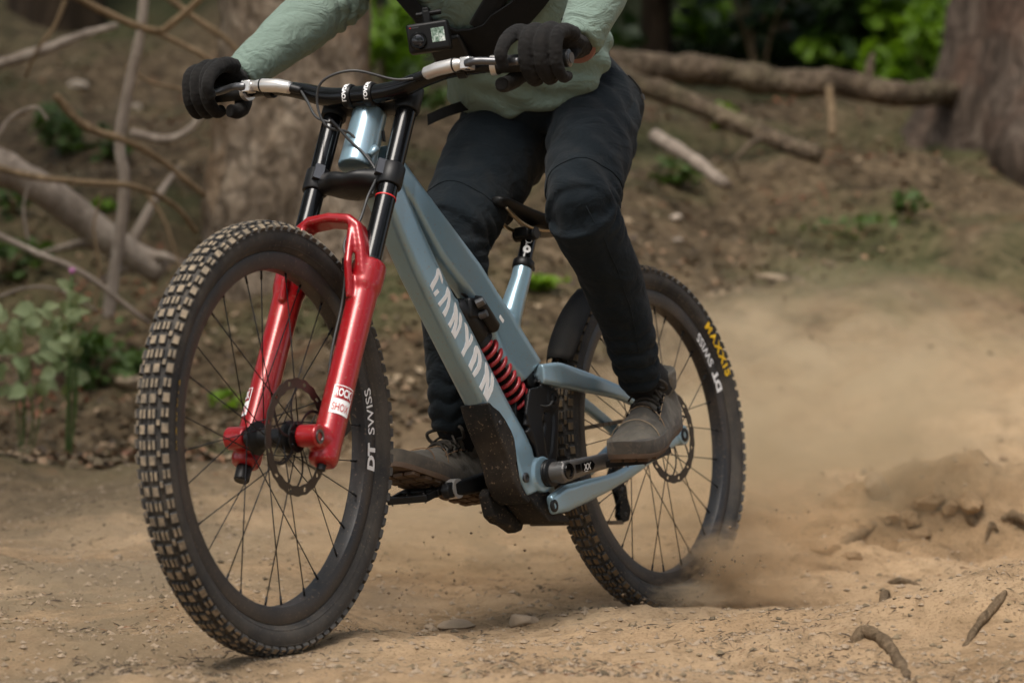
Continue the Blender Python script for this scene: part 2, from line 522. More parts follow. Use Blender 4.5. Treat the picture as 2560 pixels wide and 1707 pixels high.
def leafmat(name, a, b, rough=.55, trans=.35):
    m = mat(name, a, rough, 0, 0, .1, .4)
    t = m.node_tree.nodes.new('ShaderNodeObjectInfo')
    f = nz(m, 5, 3, .6)
    lk(m, ramp(m, f, [(.35, a), (.65, b)]), bsdf(m).inputs['Base Color'])
    tr = m.node_tree.nodes.new('ShaderNodeBsdfTranslucent'); tr.inputs[0].default_value = (b[0] * 1.2, b[1] * 1.3, b[2] * .6, 1)
    mx = m.node_tree.nodes.new('ShaderNodeMixShader'); mx.inputs[0].default_value = trans
    lk(m, bsdf(m).outputs[0], mx.inputs[1]); lk(m, tr.outputs[0], mx.inputs[2])
    lk(m, mx.outputs[0], m.node_tree.nodes['Material Output'].inputs[0])
    return m


M['bark_pale'] = bark('pale_bark', (.065, .047, .032), (.27, .205, .145), (.48, .39, .295), 7, .6, (.30, .175, .085), 7)
M['bark_grey'] = bark('grey_bark', (.045, .034, .026), (.115, .085, .064), (.20, .155, .12), 7, .16, (.13, .070, .045), 12)
M['bark_dark'] = bark('dark_bark', (.018, .012, .008), (.035, .024, .015), (.06, .042, .026), 7, .2)
M['twig_grey'] = bark('grey_twig', (.17, .135, .105), (.32, .26, .21), (.44, .37, .30), 9, .3)
M['twig_brown'] = bark('brown_twig', (.12, .082, .048), (.23, .16, .092), (.35, .25, .15), 9, .3)
M['log'] = bark('log_bark', (.055, .040, .027), (.165, .122, .083), (.30, .23, .16), 8, .6, (.10, .10, .045), 8)
M['leaf'] = leafmat('fresh_leaf', (.11, .20, .016), (.21, .34, .03), .5, .45)
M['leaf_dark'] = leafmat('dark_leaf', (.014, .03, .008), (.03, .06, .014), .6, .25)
M['leaf_pale'] = leafmat('pale_leaf', (.17, .22, .10), (.31, .35, .19), .7, .2)
M['leaf_mid'] = leafmat('mid_leaf', (.045, .085, .018), (.085, .14, .03), .55, .3)
M['stone'] = worn('trail_stone', (.34, .26, .18), (.22, .17, .12), .95, 14, .4, .7, .7, spec=.2, bmp=.5)
M['stone_pale'] = worn('pale_stone', (.50, .42, .34), (.3, .24, .18), .95, 8, .4, .7, .6, spec=.2)
M['litter'] = worn('dead_leaf', (.22, .165, .10), (.10, .075, .045), .9, 2.5, .4, .6, 1)
M['litter2'] = worn('pale_dead_leaf', (.36, .27, .17), (.2, .1, .05), .9, 2, .4, .6, 1)
M['clod'] = worn('earth_clod', (.27, .19, .12), (.17, .13, .09), .95, 22, .4, .7, .8, spec=.15, bmp=.6)
M['root'] = bark('root_bark', (.10, .07, .043), (.235, .165, .10), (.36, .26, .16), 30, .5)


def wig(p, amp, f, seed):
    n = noise.noise_vector(Vector(p) * f + Vector((seed, seed * 2.3, 0)))
    return np.array(p, float) + np.array(n) * amp


def trunk_mesh(base, top, r0, r1, flare, seed, n=40, k=60, lump=.10, flow=.5, bend=.05):
    mb = MB(); R_ = []
    base = np.array(base, float); top = np.array(top, float); H = top[2] - base[2]
    rnd = random.Random(seed)
    ph = [rnd.uniform(0, 6.28) for _ in range(6)]
    for i in range(k + 1):
        t = (i / k) ** 1.6
        c = base + (top - base) * t + np.array((math.sin(t * 5 + ph[0]), math.cos(t * 4 + ph[1]), 0)) * bend * t * (1 - t) * 4 * .5
        h = t * H
        fl = flare * math.exp(-max(0, h - .25) / flow)
        ring = []
        for j in range(n):
            a = 2 * PI * j / n
            lobes = .5 + .5 * math.cos(4 * a + ph[2] + .6 * math.sin(2 * a + ph[3]))
            r = (r0 + (r1 - r0) * t) * (1 + fl * (.45 + .9 * lobes))
            q = Vector((math.cos(a) * 2.2, math.sin(a) * 2.2, h * 1.6 + seed))
            r *= 1 + lump * noise.noise(q) + lump * .6 * noise.noise(q * 3.1)
            ring.append(c + np.array((math.cos(a) * r, math.sin(a) * r, 0)))
        R_.append(ring)
    return mb.rings(R_)


def leaf_cloud(n, centre, rad, size, seed, lump=0.0, flat=.5, nclump=14):
    """leaves gathered in clumps through a volume; each a folded four-sided blade"""
    rnd = random.Random(seed); mb = MB()
    cl = []
    for _ in range(nclump):
        while True:
            p = np.array([rnd.uniform(-1, 1) for _ in range(3)])
            if p @ p < 1: break
        cl.append((p * np.array(rad), rnd.uniform(.18, .45)))
    vs_, fs_ = [], []
    for i in range(n):
        c, s_ = rnd.choice(cl)
        d = np.array([rnd.gauss(0, 1) for _ in range(3)])
        p = np.array(centre) + c + d * s_ * .55 * np.array(rad)
        nrm = np.array([rnd.gauss(0, 1), rnd.gauss(0, 1) - .4, abs(rnd.gauss(0, 1)) + flat]); nrm /= np.linalg.norm(nrm)
        a = np.cross(nrm, [rnd.gauss(0, 1) for _ in range(3)]); a /= np.linalg.norm(a) + 1e-9
        b = np.cross(nrm, a); L = size * rnd.uniform(.6, 1.3); w_ = L * .42
        o = len(vs_)
        vs_ += [p - a * L * .5, p + b * w_ + nrm * w_ * .25, p + a * L * .5, p - b * w_ + nrm * w_ * .25]
        fs_ += [(o, o + 1, o + 2), (o, o + 2, o + 3)]
    mb.v = [tuple(v) for v in vs_]; mb.f = fs_; mb.m = [0] * len(fs_)
    return mb


def tree(label, base, r0, r1, height, flare, seed, bk, crown_n=1400, crown_r=(2.4, 2.4, 1.8), lean=(0, 0), leaf='leaf_mid', crown_up=2.2, k=60, leaf_size=.16, **kw):
    b = Vector((base[0], base[1], ground(base[0], base[1]) - .40))
    e = empty('tree', None, Matrix.Translation(b))
    top = np.array((lean[0], lean[1], height))
    mk('trunk', trunk_mesh((0, 0, 0), top, r0, r1, flare, seed, k=k, **kw), M[bk], e, 180)
    rnd = random.Random(seed + 5)
    for i in range(5):
        h = height * rnd.uniform(.6, .92); a = rnd.uniform(0, 6.28); L = rnd.uniform(.8, 1.7)
        p0 = top * (h / height)
        pts = [p0, p0 + np.array((math.cos(a) * L * .5, math.sin(a) * L * .5, .35)), p0 + np.array((math.cos(a) * L, math.sin(a) * L, .6))]
        mk('limb', MB().tube(catmull(pts, 4), [r1 * .7 * (1 - .75 * q / 8) for q in range(9)], 8), M[bk], e, 180)
    mk('crown', leaf_cloud(crown_n, (top[0], top[1], height + crown_up), crown_r, leaf_size, seed + 9, nclump=26), M[leaf], e, None, fix=False)
    return tag(e, label, 'tree', 'trees on the slope behind')


# the trunks that stand in the picture
p = W(735, 900, 9.6)
tree('broad pale-barked tree trunk behind the front wheel and fork', (p.x, p.y), .275, .25, 6.6, .62, 3, 'bark_pale', lump=.24, flow=.55, lean=(.02, 0), k=90)
p = W(2650, 560, 11.6)
tree('thick grey trunk at the right edge with flared roots', (p.x, p.y), .42, .38, 7.0, .85, 8, 'bark_grey', lump=.13, flow=.42, lean=(.1, .2), k=90)
p = W(1930, 200, 15.5)
tree('dark slim trunk among bright leaves beyond the long fallen log', (p.x, p.y), .115, .10, 6.5, .3, 14, 'bark_dark')
p = W(1640, 220, 14.5)
tree('dark trunk just right of the rider\'s left elbow', (p.x, p.y), .085, .075, 6.2, .3, 15, 'bark_dark')
p = W(1985, 60, 19)
tree('far dark trunk partly hidden behind green undergrowth', (p.x, p.y), .15, .13, 8, .3, 22, 'bark_dark')
p = W(1180, 60, 15)
tree('shaded trunk rising behind the rider\'s chest', (p.x, p.y), .14, .12, 7.5, .3, 25, 'bark_dark')
p = W(140, 150, 13.5)
tree('shaded trunk at the upper left behind bare branches', (p.x, p.y), .2, .17, 7.5, .4, 27, 'bark_dark')


# unseen trees added around the viewpoint to shade low sky and left bank
for i, (x, y, lb) in enumerate([(-5.2, -1.5, 'unseen tree added left of the viewpoint, nearest the trail'), (-2.0, -5.5, 'unseen tree added behind the viewpoint to the left'), (2.6, -5.0, 'unseen tree added behind the viewpoint to the right'), (6.0, -1.0, 'unseen tree added right of the viewpoint, nearest the trail'),
                               (6.8, 4.2, 'tree on the right side of the trail, out of view'), (-6.4, 3.6, 'tree on the left side of the trail, out of view'), (7.6, 9.0, 'tree up the slope to the far right, out of view'), (-6.8, 8.6, 'tree up the bank to the far left, out of view'), (0.4, -9.5, 'unseen tree added far behind the viewpoint'), (-3.7, 6.0, 'unseen tree added on the left bank to shade the bare branches'), (-3.0, 9.6, 'shade tree added high on the left bank, out of view')]):
    tree(lb, (x, y), .22, .16, 4.6, .4, 60 + i, 'bark_dark', 900 if i < 9 else 420, (2.6, 2.6, 2.4), leaf='leaf_mid', crown_up=.2, k=24, leaf_size=.34)


# ---------------------------------------------------------------- logs, saplings and bare branches
def stick(name, label, cat, pts, r0, r1, bk, seed, n=12, amp=.015, group=None, twigs=0, ground_it=True):
    P = catmull(pts, 8)
    P = [wig(q, amp, 3.0, seed) for q in P]
    o0 = P[0].copy()
    P = [q - o0 for q in P]
    e = empty(name, None, Matrix.Translation(Vector(o0)))
    K = len(P)
    rr = [(r0 + (r1 - r0) * i / (K - 1)) * (1 + .26 * noise.noise(Vector((i * .42, seed, 0)))) for i in range(K)]
    mk('stem', MB().tube(P, rr, n), M[bk], e, 180)
    rnd = random.Random(seed)
    for i in range(twigs):
        j = rnd.randint(2, K - 2); q = P[j]; d = np.array((rnd.gauss(0, 1), rnd.gauss(0, .5), rnd.gauss(.2, .8))); d /= np.linalg.norm(d); L = rnd.uniform(.12, .4)
        mk('twig', MB().tube([q, q + d * L * .5 + np.array((0, 0, .02)), q + d * L], [rr[j] * .5, rr[j] * .35, rr[j] * .15], 6), M[bk], e, 180)
    return tag(e, label, cat, group)


def S(u, v, d): return W(u * 1.0884, v * 1.0884, d)
stick('fallen_log', 'long pale fallen log lying level across the upper right slope', 'log', [S(1360, 140, 10.9), S(1500, 158, 10.95), S(1640, 164, 11), S(1820, 190, 11), S(1930, 193, 11), S(2060, 212, 11.05), S(2190, 220, 11.5), S(2330, 240, 12.2)], .068, .055, 'log', 31, 16, .014, 'fallen logs', 4)
stick('fallen_log', 'diagonal fallen log running down from the rider\'s hip', 'log', [S(1400, 175, 10.2), S(1560, 228, 10.1), S(1720, 292, 9.95), S(1880, 350, 9.7)], .046, .036, 'log', 32, 14, .016, 'fallen logs', 3)
stick('fallen_log', 'thick pale fallen log at the left edge under bare branches', 'log', [S(-60, 360, 8.4), S(80, 430, 8.5), S(230, 530, 8.6), S(370, 625, 8.7)], .062, .05, 'twig_grey', 33, 16, .025, 'fallen logs', 4)
stick('sapling', 'thin grey sapling stem standing upright at the left', 'sapling', [S(250, 730, 8.05), S(262, 640, 8.05), S(285, 430, 8.05), S(272, 330, 8.05), S(292, 200, 8.05), S(325, 60, 8.05), S(340, -120, 8.05)], .021, .016, 'twig_grey', 34, 12, .01)
br = 'bare branches on the left bank'
stick('bare_branch', 'forked brown branch crossing the grey sapling near the top', 'branch', [S(150, -20, 7.8), S(240, 30, 7.85), S(350, 70, 7.9), S(400, 45, 7.9), S(480, -25, 7.9)], .013, .011, 'twig_brown', 35, 10, .01, br)
stick('bare_branch', 'long brown branch sagging across the sapling at mid height', 'branch', [S(125, 215, 7.7), S(190, 285, 7.75), S(290, 325, 7.8), S(370, 370, 7.9), S(470, 450, 8.0)], .014, .009, 'twig_brown', 36, 10, .01, br, 0)
stick('bare_branch', 'curved branch resting on the thick left log', 'branch', [S(-20, 380, 7.9), S(90, 405, 7.9), S(200, 418, 7.9), S(310, 428, 7.9), S(400, 470, 8.0), S(450, 530, 8.1)], .012, .008, 'twig_brown', 37, 10, .01, br, 0)
stick('bare_branch', 'straight branch slanting down above the leafy plants', 'branch', [S(-40, 525, 7.6), S(80, 580, 7.6), S(190, 628, 7.6), S(340, 745, 7.7)], .012, .008, 'twig_grey', 38, 10, .008, br, 0)
stick('bare_branch', 'blurred grey branch at the upper left edge', 'branch', [S(-40, 160, 8.8), S(90, 115, 8.8), S(180, 85, 8.9), S(270, 60, 9.0)], .022, .012, 'twig_grey', 39, 10, .015, br, 0)
stick('bare_branch', 'dark branch slanting down beside the rider\'s right forearm', 'branch', [S(370, -20, 8.3), S(450, 40, 8.3), S(520, 90, 8.3), S(580, 165, 8.3)], .013, .009, 'twig_brown', 40, 10, .008, br, 0)
stick('bare_branch', 'thin branch reaching from the sapling to the right hand', 'branch', [S(330, 60, 8.2), S(420, 105, 8.2), S(480, 140, 8.2), S(560, 200, 8.2)], .010, .007, 'twig_brown', 41, 8, .008, br)
stick('bare_branch', 'pale curved branch below the right hand', 'branch', [S(300, 305, 8.9), S(380, 318, 8.9), S(430, 295, 8.9), S(470, 250, 8.9)], .017, .012, 'twig_grey', 42, 8, .01, br)
stick('bare_branch', 'thin upright twig at the far upper left', 'branch', [S(150, 0, 8.4), S(125, 60, 8.4), S(90, 110, 8.4), S(60, 180, 8.5)], .008, .005, 'twig_brown', 43, 8, .01, br)
stick('bare_branch', 'leaning stick against the long fallen log', 'branch', [S(1905, 200, 10.7), S(1910, 260, 10.6), S(1908, 310, 10.4)], .018, .016, 'twig_brown', 44, 8, .01)
stick('bare_branch', 'grey stick lying on the slope right of the rider\'s knee', 'branch', [S(1500, 310, 9.6), S(1600, 380, 9.3), S(1660, 425, 9.1)], .03, .022, 'twig_grey', 45, 8, .02)


for i, (lb, pts, r0, r1, mt) in enumerate([
    ('thin grey twig arching low over the leafy plants', [(-20, 690, 7.7), (60, 660, 7.7), (140, 668, 7.75), (230, 720, 7.8)], .006, .003, 'twig_grey'),
    ('thin brown twig rising beside the sapling foot', [(215, 720, 7.9), (230, 620, 7.9), (215, 520, 7.9), (235, 440, 7.9)], .006, .003, 'twig_brown'),
    ('short grey twig crossing the thick left log', [(60, 560, 8.1), (50, 480, 8.1), (70, 400, 8.1)], .006, .004, 'twig_grey'),
    ('slender twig curving at the left edge above the log', [(-10, 330, 8.0), (30, 270, 8.0), (85, 245, 8.0), (110, 275, 8.0)], .008, .004, 'twig_grey'),
    ('dark twig slanting between sapling and broad trunk', [(330, 430, 8.4), (380, 500, 8.4), (410, 590, 8.4), (430, 660, 8.4)], .008, .004, 'twig_brown'),
    ('long thin twig running up to the right glove', [(290, 150, 8.3), (350, 190, 8.3), (430, 215, 8.3), (520, 300, 8.3)], .006, .004, 'twig_brown')]):
    stick('bare_branch', lb, 'branch', [S(*q) for q in pts], r0, r1, mt, 90 + i, 8, .012, br)


# ---------------------------------------------------------------- undergrowth
def bush(label, u, v, d, rad, n, size, seed, leaf, group='green undergrowth', name='bush', cl=10, back=0.0):
    c = W(u, v, d)
    gzv = ground(c.x, c.y)
    if c.z > gzv + rad[2] * 1.1 or c.z < gzv:      # rest the bush on the slope where it is seen
        c = hit(u, v + rad[2] * .8 / d * F_PX)
        if back: c = Vector((c.x * (c.y + back) / c.y, c.y + back, ground(c.x * (c.y + back) / c.y, c.y + back)))
        gzv = c.z; h = rad[2] * .8
    else: h = c.z - gzv
    e = empty(name, None, Matrix.Translation((c.x, c.y, gzv)))
    mk('foliage', leaf_cloud(n, (0, 0, h), rad, size, seed, nclump=cl), M[leaf], e, None, fix=False)
    rnd = random.Random(seed); st = MB()
    for i in range(5):
        a = rnd.uniform(0, 6.28); q = np.array((math.cos(a) * rad[0] * .5, math.sin(a) * rad[1] * .5, h + rad[2] * rnd.uniform(-.2, .5)))
        st.tube(catmull([(0, 0, -.05), q * np.array((.3, .3, .6)), q], 4), [.012 * (1 - i_ / 10) for i_ in range(9)], 6)
    mk('stem', st, M['twig_brown'], e, 180)
    return tag(e, label, 'bush', group)


bush('bright green bush beside the thick right trunk', 2290, 60, 13.6, (.30, .3, .38), 1100, .09, 51, 'leaf')
bush('small bright bush hugging the left side of the right trunk', 2400, 130, 12.9, (.14, .2, .3), 380, .07, 52, 'leaf')
bush('low bright sprig above the middle of the long log', 2080, 140, 13.0, (.20, .2, .10), 300, .075, 53, 'leaf')
bush('bright green bush right of the rider\'s left elbow', 1770, 60, 13.4, (.22, .2, .16), 420, .08, 54, 'leaf')
bush('bright green bush seen between right arm and chest camera', 960, 90, 12.2, (.20, .2, .32), 800, .085, 55, 'leaf')
bush('green bush behind the rider\'s waist strap', 1010, 240, 12.0, (.16, .2, .16), 260, .07, 56, 'leaf_mid')
bush('green sprig growing under the diagonal log', 1810, 285, 9.9, (.09, .1, .06), 130, .045, 57, 'leaf')
bush('small bright green tuft behind the seat post', 1370, 705, 8.4, (.11, .1, .022), 170, .04, 58, 'leaf', cl=6)
bush('dark green sprig on the slope at the far right', 2270, 510, 9.8, (.08, .1, .08), 40, .05, 59, 'leaf_mid', cl=5)
bush('green weeds on the slope right of the rider\'s knee', 1690, 430, 9.2, (.15, .12, .06), 130, .05, 60, 'leaf_mid')
bush('faint weeds on the slope at the right', 2150, 570, 9.0, (.34, .2, .04), 80, .035, 61, 'leaf_mid')
bush('green weeds at the upper left behind the sapling', 160, 320, 9.3, (.14, .14, .12), 190, .055, 62, 'leaf_mid')
bush('green weeds left of the broad trunk', 265, 360, 9.3, (.10, .1, .07), 100, .05, 63, 'leaf_mid')
bush('green weeds on the thick left log', 30, 500, 8.2, (.06, .1, .05), 60, .05, 64, 'leaf_mid')
bush('green sprig below the sapling and right of the log', 255, 515, 8.9, (.05, .06, .03), 60, .045, 65, 'leaf')
bush('dark weeds at the foot of the left bank', 230, 900, 8.0, (.22, .15, .10), 300, .05, 66, 'leaf_mid')
bush('dark weeds at the left edge below the log', 20, 640, 8.5, (.14, .15, .10), 180, .055, 67, 'leaf_mid')
bush('few green leaves between the spokes and the red fork', 580, 1000, 8.3, (.10, .1, .03), 45, .04, 68, 'leaf')
# the shaded wood beyond the crest, told apart only as masses
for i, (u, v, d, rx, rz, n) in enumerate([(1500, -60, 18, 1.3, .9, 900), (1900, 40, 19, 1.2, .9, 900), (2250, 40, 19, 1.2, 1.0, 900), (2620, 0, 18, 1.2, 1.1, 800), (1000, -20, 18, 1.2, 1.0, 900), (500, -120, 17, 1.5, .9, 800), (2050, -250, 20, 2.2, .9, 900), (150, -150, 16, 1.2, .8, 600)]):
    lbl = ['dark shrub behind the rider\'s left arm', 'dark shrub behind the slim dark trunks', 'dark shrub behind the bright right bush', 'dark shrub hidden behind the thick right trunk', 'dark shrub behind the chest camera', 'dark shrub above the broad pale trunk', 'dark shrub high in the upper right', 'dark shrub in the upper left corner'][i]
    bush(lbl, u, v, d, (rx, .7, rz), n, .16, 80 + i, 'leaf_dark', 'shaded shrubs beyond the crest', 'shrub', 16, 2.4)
    

def broad_leaf(mb, base, tip, width, seed):
    base = np.array(base, float); tip = np.array(tip, float); d = tip - base
    side = np.cross(d, (.2, -1, .3)); side /= np.linalg.norm(side); up = np.cross(side, d); up /= np.linalg.norm(up)
    prof = [0, .55, .9, 1, .9, .62, .3, 0]; K = len(prof); R_ = []
    for i, w_ in enumerate(prof):
        t = i / (K - 1); c = base + d * t + up * (.12 * np.linalg.norm(d) * math.sin(t * PI)) - np.array((0, 0, .10 * t * t * np.linalg.norm(d)))
        R_.append([c - side * width * w_ * .5 + up * width * .13 * w_, c, c + side * width * w_ * .5 + up * width * .13 * w_])
    return mb.rings(R_, closed=False, cap=False)


def leafy_plant(label, u, v, d, leaves, seed, leaf='leaf_pale'):
    c = W(u, v, d); z = ground(c.x, c.y)
    e = empty('leafy_plant', None, Matrix.Translation((c.x, c.y, z)))
    rnd = random.Random(seed)
    for (lu, lv, L, wd, ang) in leaves:
        q = np.array(W(lu, lv, d + rnd.uniform(-.12, .12)) - Vector((c.x, c.y, z)))
        dirv = np.array((math.cos(ang), -.45, math.sin(ang)))
        a, b = q - dirv * L * .5, q + dirv * L * .5
        lf = mk('leaf', broad_leaf(MB(), a, b, wd, seed), M[leaf], e, 180, fix=False)
        mk('stalk', MB().tube([a + np.array((-.2 * dirv[0] * L, 0, -.35 * L)), a], .0014, 5), M['leaf_mid'], lf, 180)
    for i in range(5):
        lu, lv = leaves[i * len(leaves) // 5][:2]
        q = np.array(W(lu, lv, d) - Vector((c.x, c.y, z)))
        mk('stem', MB().tube(catmull([(q[0] * .3, q[1] * .3, -.02), (q[0] * .5 + rnd.uniform(-.03, .03), q[1] * .6, q[2] * .5), q], 5), .0026, 5), M['leaf_mid'], e, 180)
    return tag(e, label, 'plant', 'broad-leaved plants at the left edge')


_r = random.Random(12)
leafy_plant('pale broad-leaved plant at the lower left edge of the bank', 55, 975, 7.25,
            [(_r.uniform(-20, 125), _r.uniform(770, 985), _r.uniform(.035, .075), _r.uniform(.025, .055), _r.uniform(-.9, 4.0)) for _ in range(44)], 1)
pl_ = leafy_plant('tall pale thistle plant with one pink flower', 165, 965, 7.3,
                  [(165 + _r.gauss(0, 20), _r.uniform(705, 970), _r.uniform(.035, .07), _r.uniform(.022, .042), _r.uniform(-.6, 3.7)) for _ in range(36)], 2)
q = W(180, 688, 7.28) - pl_.matrix_world.translation
fl = MB()
rnd = random.Random(4)
for i in range(26):
    a = rnd.uniform(0, 6.28); t_ = rnd.uniform(.1, .9)
    fl.tube([np.array(q), np.array(q) + np.array((math.cos(a) * .016 * t_, math.sin(a) * .016 * t_, .024 - .01 * t_))], [.0022, .0012], 4)
mk('flower', fl, mat('pink_petal', (.45, .18, .36), .8), pl_, 180)
mk('stalk', MB().tube(catmull([(0, 0, -.02), np.array(q) * np.array((.6, .6, .5)), np.array(q)], 5), .005, 6), M['leaf_mid'], pl_, 180)


# ---------------------------------------------------------------- stones, clods and roots
def rock(name, label, u, v, d, size, seed, mt='stone', rough=.25, sub=3, sink=.25, rz=0.0, cat='stone', group=None, dv=None):
    import bmesh
    c = hit(u, v)
    x, y = c.x, c.y
    bm = bmesh.new(); bmesh.ops.create_icosphere(bm, subdivisions=sub, radius=1)
    cr, sr = math.cos(rz), math.sin(rz)
    for w_ in bm.verts:
        q = w_.co.copy()
        k = 1 + rough * noise.noise(q * 1.3 + Vector((seed, 0, 0))) + rough * .5 * noise.noise(q * 3.1 + Vector((0, seed, 0)))
        q = q * k
        for pn in range(5):      # flat broken faces
            nn = Vector((math.sin(seed * 1.7 + pn * 2.1), math.cos(seed * 2.3 + pn * 1.3), math.sin(pn * 1.9 + seed))).normalized()
            ex = q.dot(nn) - .72
            if ex > 0: q -= nn * ex * .85
        q = Vector((q.x * size[0] / 2, q.y * size[1] / 2, q.z * size[2] / 2))
        w_.co = Vector((q.x * cr - q.y * sr, q.x * sr + q.y * cr, q.z))
    me = bpy.data.meshes.new(name); bm.to_mesh(me); bm.free()
    o = mesh_obj(name, me, M[mt], None, 50)
    o.location = (x, y, ground(x, y) + size[2] * (.5 - sink))
    return tag(o, label, cat, group)


rock('stone', 'flat tan stone lying on the trail between the wheels', 1138, 1568, 4.72, (.082, .05, .024), 3, rz=.15, sink=.3, group='loose stones on the trail')
rock('stone', 'blocky pale stone right of the flat one between the wheels', 1306, 1566, 4.72, (.062, .042, .034), 5, rz=-.3, sink=.3, group='loose stones on the trail')
rock('stone', 'small chip beside the flat stone on the trail', 1072, 1572, 4.72, (.022, .018, .012), 8, rz=-.5, group='loose stones on the trail')
rock('clod', 'rounded earth clod sitting on top of the rooty berm', 2192, 1258, 6.35, (.075, .06, .07), 9, 'stone', .3, rz=.6, sink=.12, cat='clod')
rock('stone', 'pale stone on the slope behind the rider\'s left knee', 1690, 553, 9.0, (.05, .05, .035), 12, 'stone_pale', cat='stone', group='pale stones on the slope')
rock('stone', 'white stone on the slope right of the trouser leg', 1695, 605, 8.7, (.04, .03, .02), 13, 'stone_pale', group='pale stones on the slope')
rock('stone', 'pale stone in the upper slope left of the slim trunk', 1790, 90, 12.2, (.12, .1, .09), 14, 'stone_pale', group='pale stones on the slope')
rock('stone', 'second pale stone beside the slim dark trunk', 1845, 110, 12.2, (.09, .09, .07), 15, 'stone_pale', group='pale stones on the slope')
rock('stone', 'pale stone by the sapling under the right hand', 342, 278, 9.2, (.05, .05, .05), 16, 'stone_pale', group='pale stones on the slope')
rock('stone', 'pale stone left of the sapling on the bank', 195, 225, 9.4, (.10, .08, .05), 17, 'stone_pale', group='pale stones on the slope')
rock('stone', 'flat stone on the slope right of the rear tyre top', 1930, 700, 8.5, (.13, .08, .03), 18, 'stone', group='pale stones on the slope')
rock('stone', 'low rock at the foot of the left bank', 330, 970, 7.7, (.13, .09, .06), 19, 'stone', group='pale stones on the slope')


def root(label, pts, r0, r1, seed):
    """pts = (u, v, depth, height of the root's middle above the ground)"""
    P = []
    for u, v, d, h in pts:
        c = hit(u, min(v, 1700)) if v <= 1700 else W(u, v, d); P.append((c.x, c.y, ground(c.x, c.y) + h))
    Q = catmull(P, 10); K = len(Q)
    Q = [wig(q, .006, 14, seed) for q in Q]
    rr = [(r0 + (r1 - r0) * i / (K - 1)) * (1 + .45 * noise.noise(Vector((i * .3, seed, 2)))) * min(1, .35 + i / 6, .35 + (K - 1 - i) / 5) for i in range(K)]
    o = mk('root', MB().tube(Q, rr, 12), M['root'], None, 180)
    return tag(o, label, 'root', 'roots in the trail')


root('thick curved root arching out of the earth at lower right', [(2136, 1612, 4.36, -.012), (2160, 1596, 4.36, .006), (2205, 1612, 4.30, .004), (2245, 1662, 4.2, .002), (2275, 1699, 4.1, .002)], .0125, .0100, 2)
root('thin straight root slanting down at the right edge', [(2515, 1490, 4.55, .004), (2470, 1555, 4.45, .001), (2430, 1600, 4.38, .001), (2400, 1632, 4.33, -.004)], .010, .004, 3)
root('small looped root behind the foreground ridge', [(2205, 1530, 5.35, -.012), (2214, 1490, 5.4, .004), (2240, 1465, 5.4, .008), (2280, 1460, 5.45, .003), (2310, 1464, 5.5, -.012)], .010, .007, 4)
root('root lying along the top of the berm', [(2090, 1360, 6.15, -.02), (2170, 1325, 6.2, -.004), (2260, 1300, 6.25, .0), (2400, 1290, 6.35, -.002), (2450, 1310, 6.4, -.02)], .016, .012, 5)
root('root end jutting from the berm at the right edge', [(2500, 1300, 6.0, -.01), (2540, 1325, 5.9, .02), (2600, 1350, 5.85, .02)], .012, .012, 6)
root('bent twig root at the right edge of the trail', [(2465, 1370, 5.7, .0), (2480, 1355, 5.7, .02), (2500, 1340, 5.75, .0)], .006, .004, 7)


for i, (u, v, sz) in enumerate([(2060, 1375, .05), (2110, 1345, .06), (2160, 1330, .045), (2215, 1300, .06), (2265, 1310, .05), (2320, 1295, .065), (2375, 1300, .05), (2420, 1285, .07), (2130, 1395, .04), (2300, 1345, .045)]):
    lb = ['leftmost clod of the broken berm', 'second clod from the left in the broken berm', 'third clod from the left along the berm crest', 'clod below the round one on the berm', 'clod in the middle of the broken berm', 'wide clod right of the berm\'s middle', 'clod near the right end of the berm', 'rightmost broad clod of the berm', 'low clod in front of the berm\'s left end', 'low clod in front of the berm\'s middle'][i]
    rock('clod', lb, u, v, 6.2, (sz * 1.4, sz, sz * .8), 30 + i, 'earth', .45, rz=i * .7, sink=.45, cat='clod', group='earth clods of the broken berm')


# loose grit, needles, chips and dead leaves: nobody could count them
def scatter(name, label, cat, n, region, maker, mats, seed, parent=None):
    rnd = random.Random(seed); vs_, fs_, ms = [], [], []
    xs, ys = [], []
    while len(xs) < n:
        x, y = region(rnd)
        xs.append(x); ys.append(y)
    zs = gz(np.array(xs), np.array(ys))
    for x, y, z in zip(xs, ys, zs):
        v, f, mi = maker(rnd, x, y, z)
        o = len(vs_); vs_ += v; fs_ += [tuple(i + o for i in q) for q in f]; ms += [mi] * len(f)
    me = bpy.data.meshes.new(name); me.from_pydata(vs_, [], fs_); me.polygons.foreach_set('material_index', ms)
    o = mesh_obj(name, me, mats, None, None)
    return tag(o, label, cat, kind='stuff')


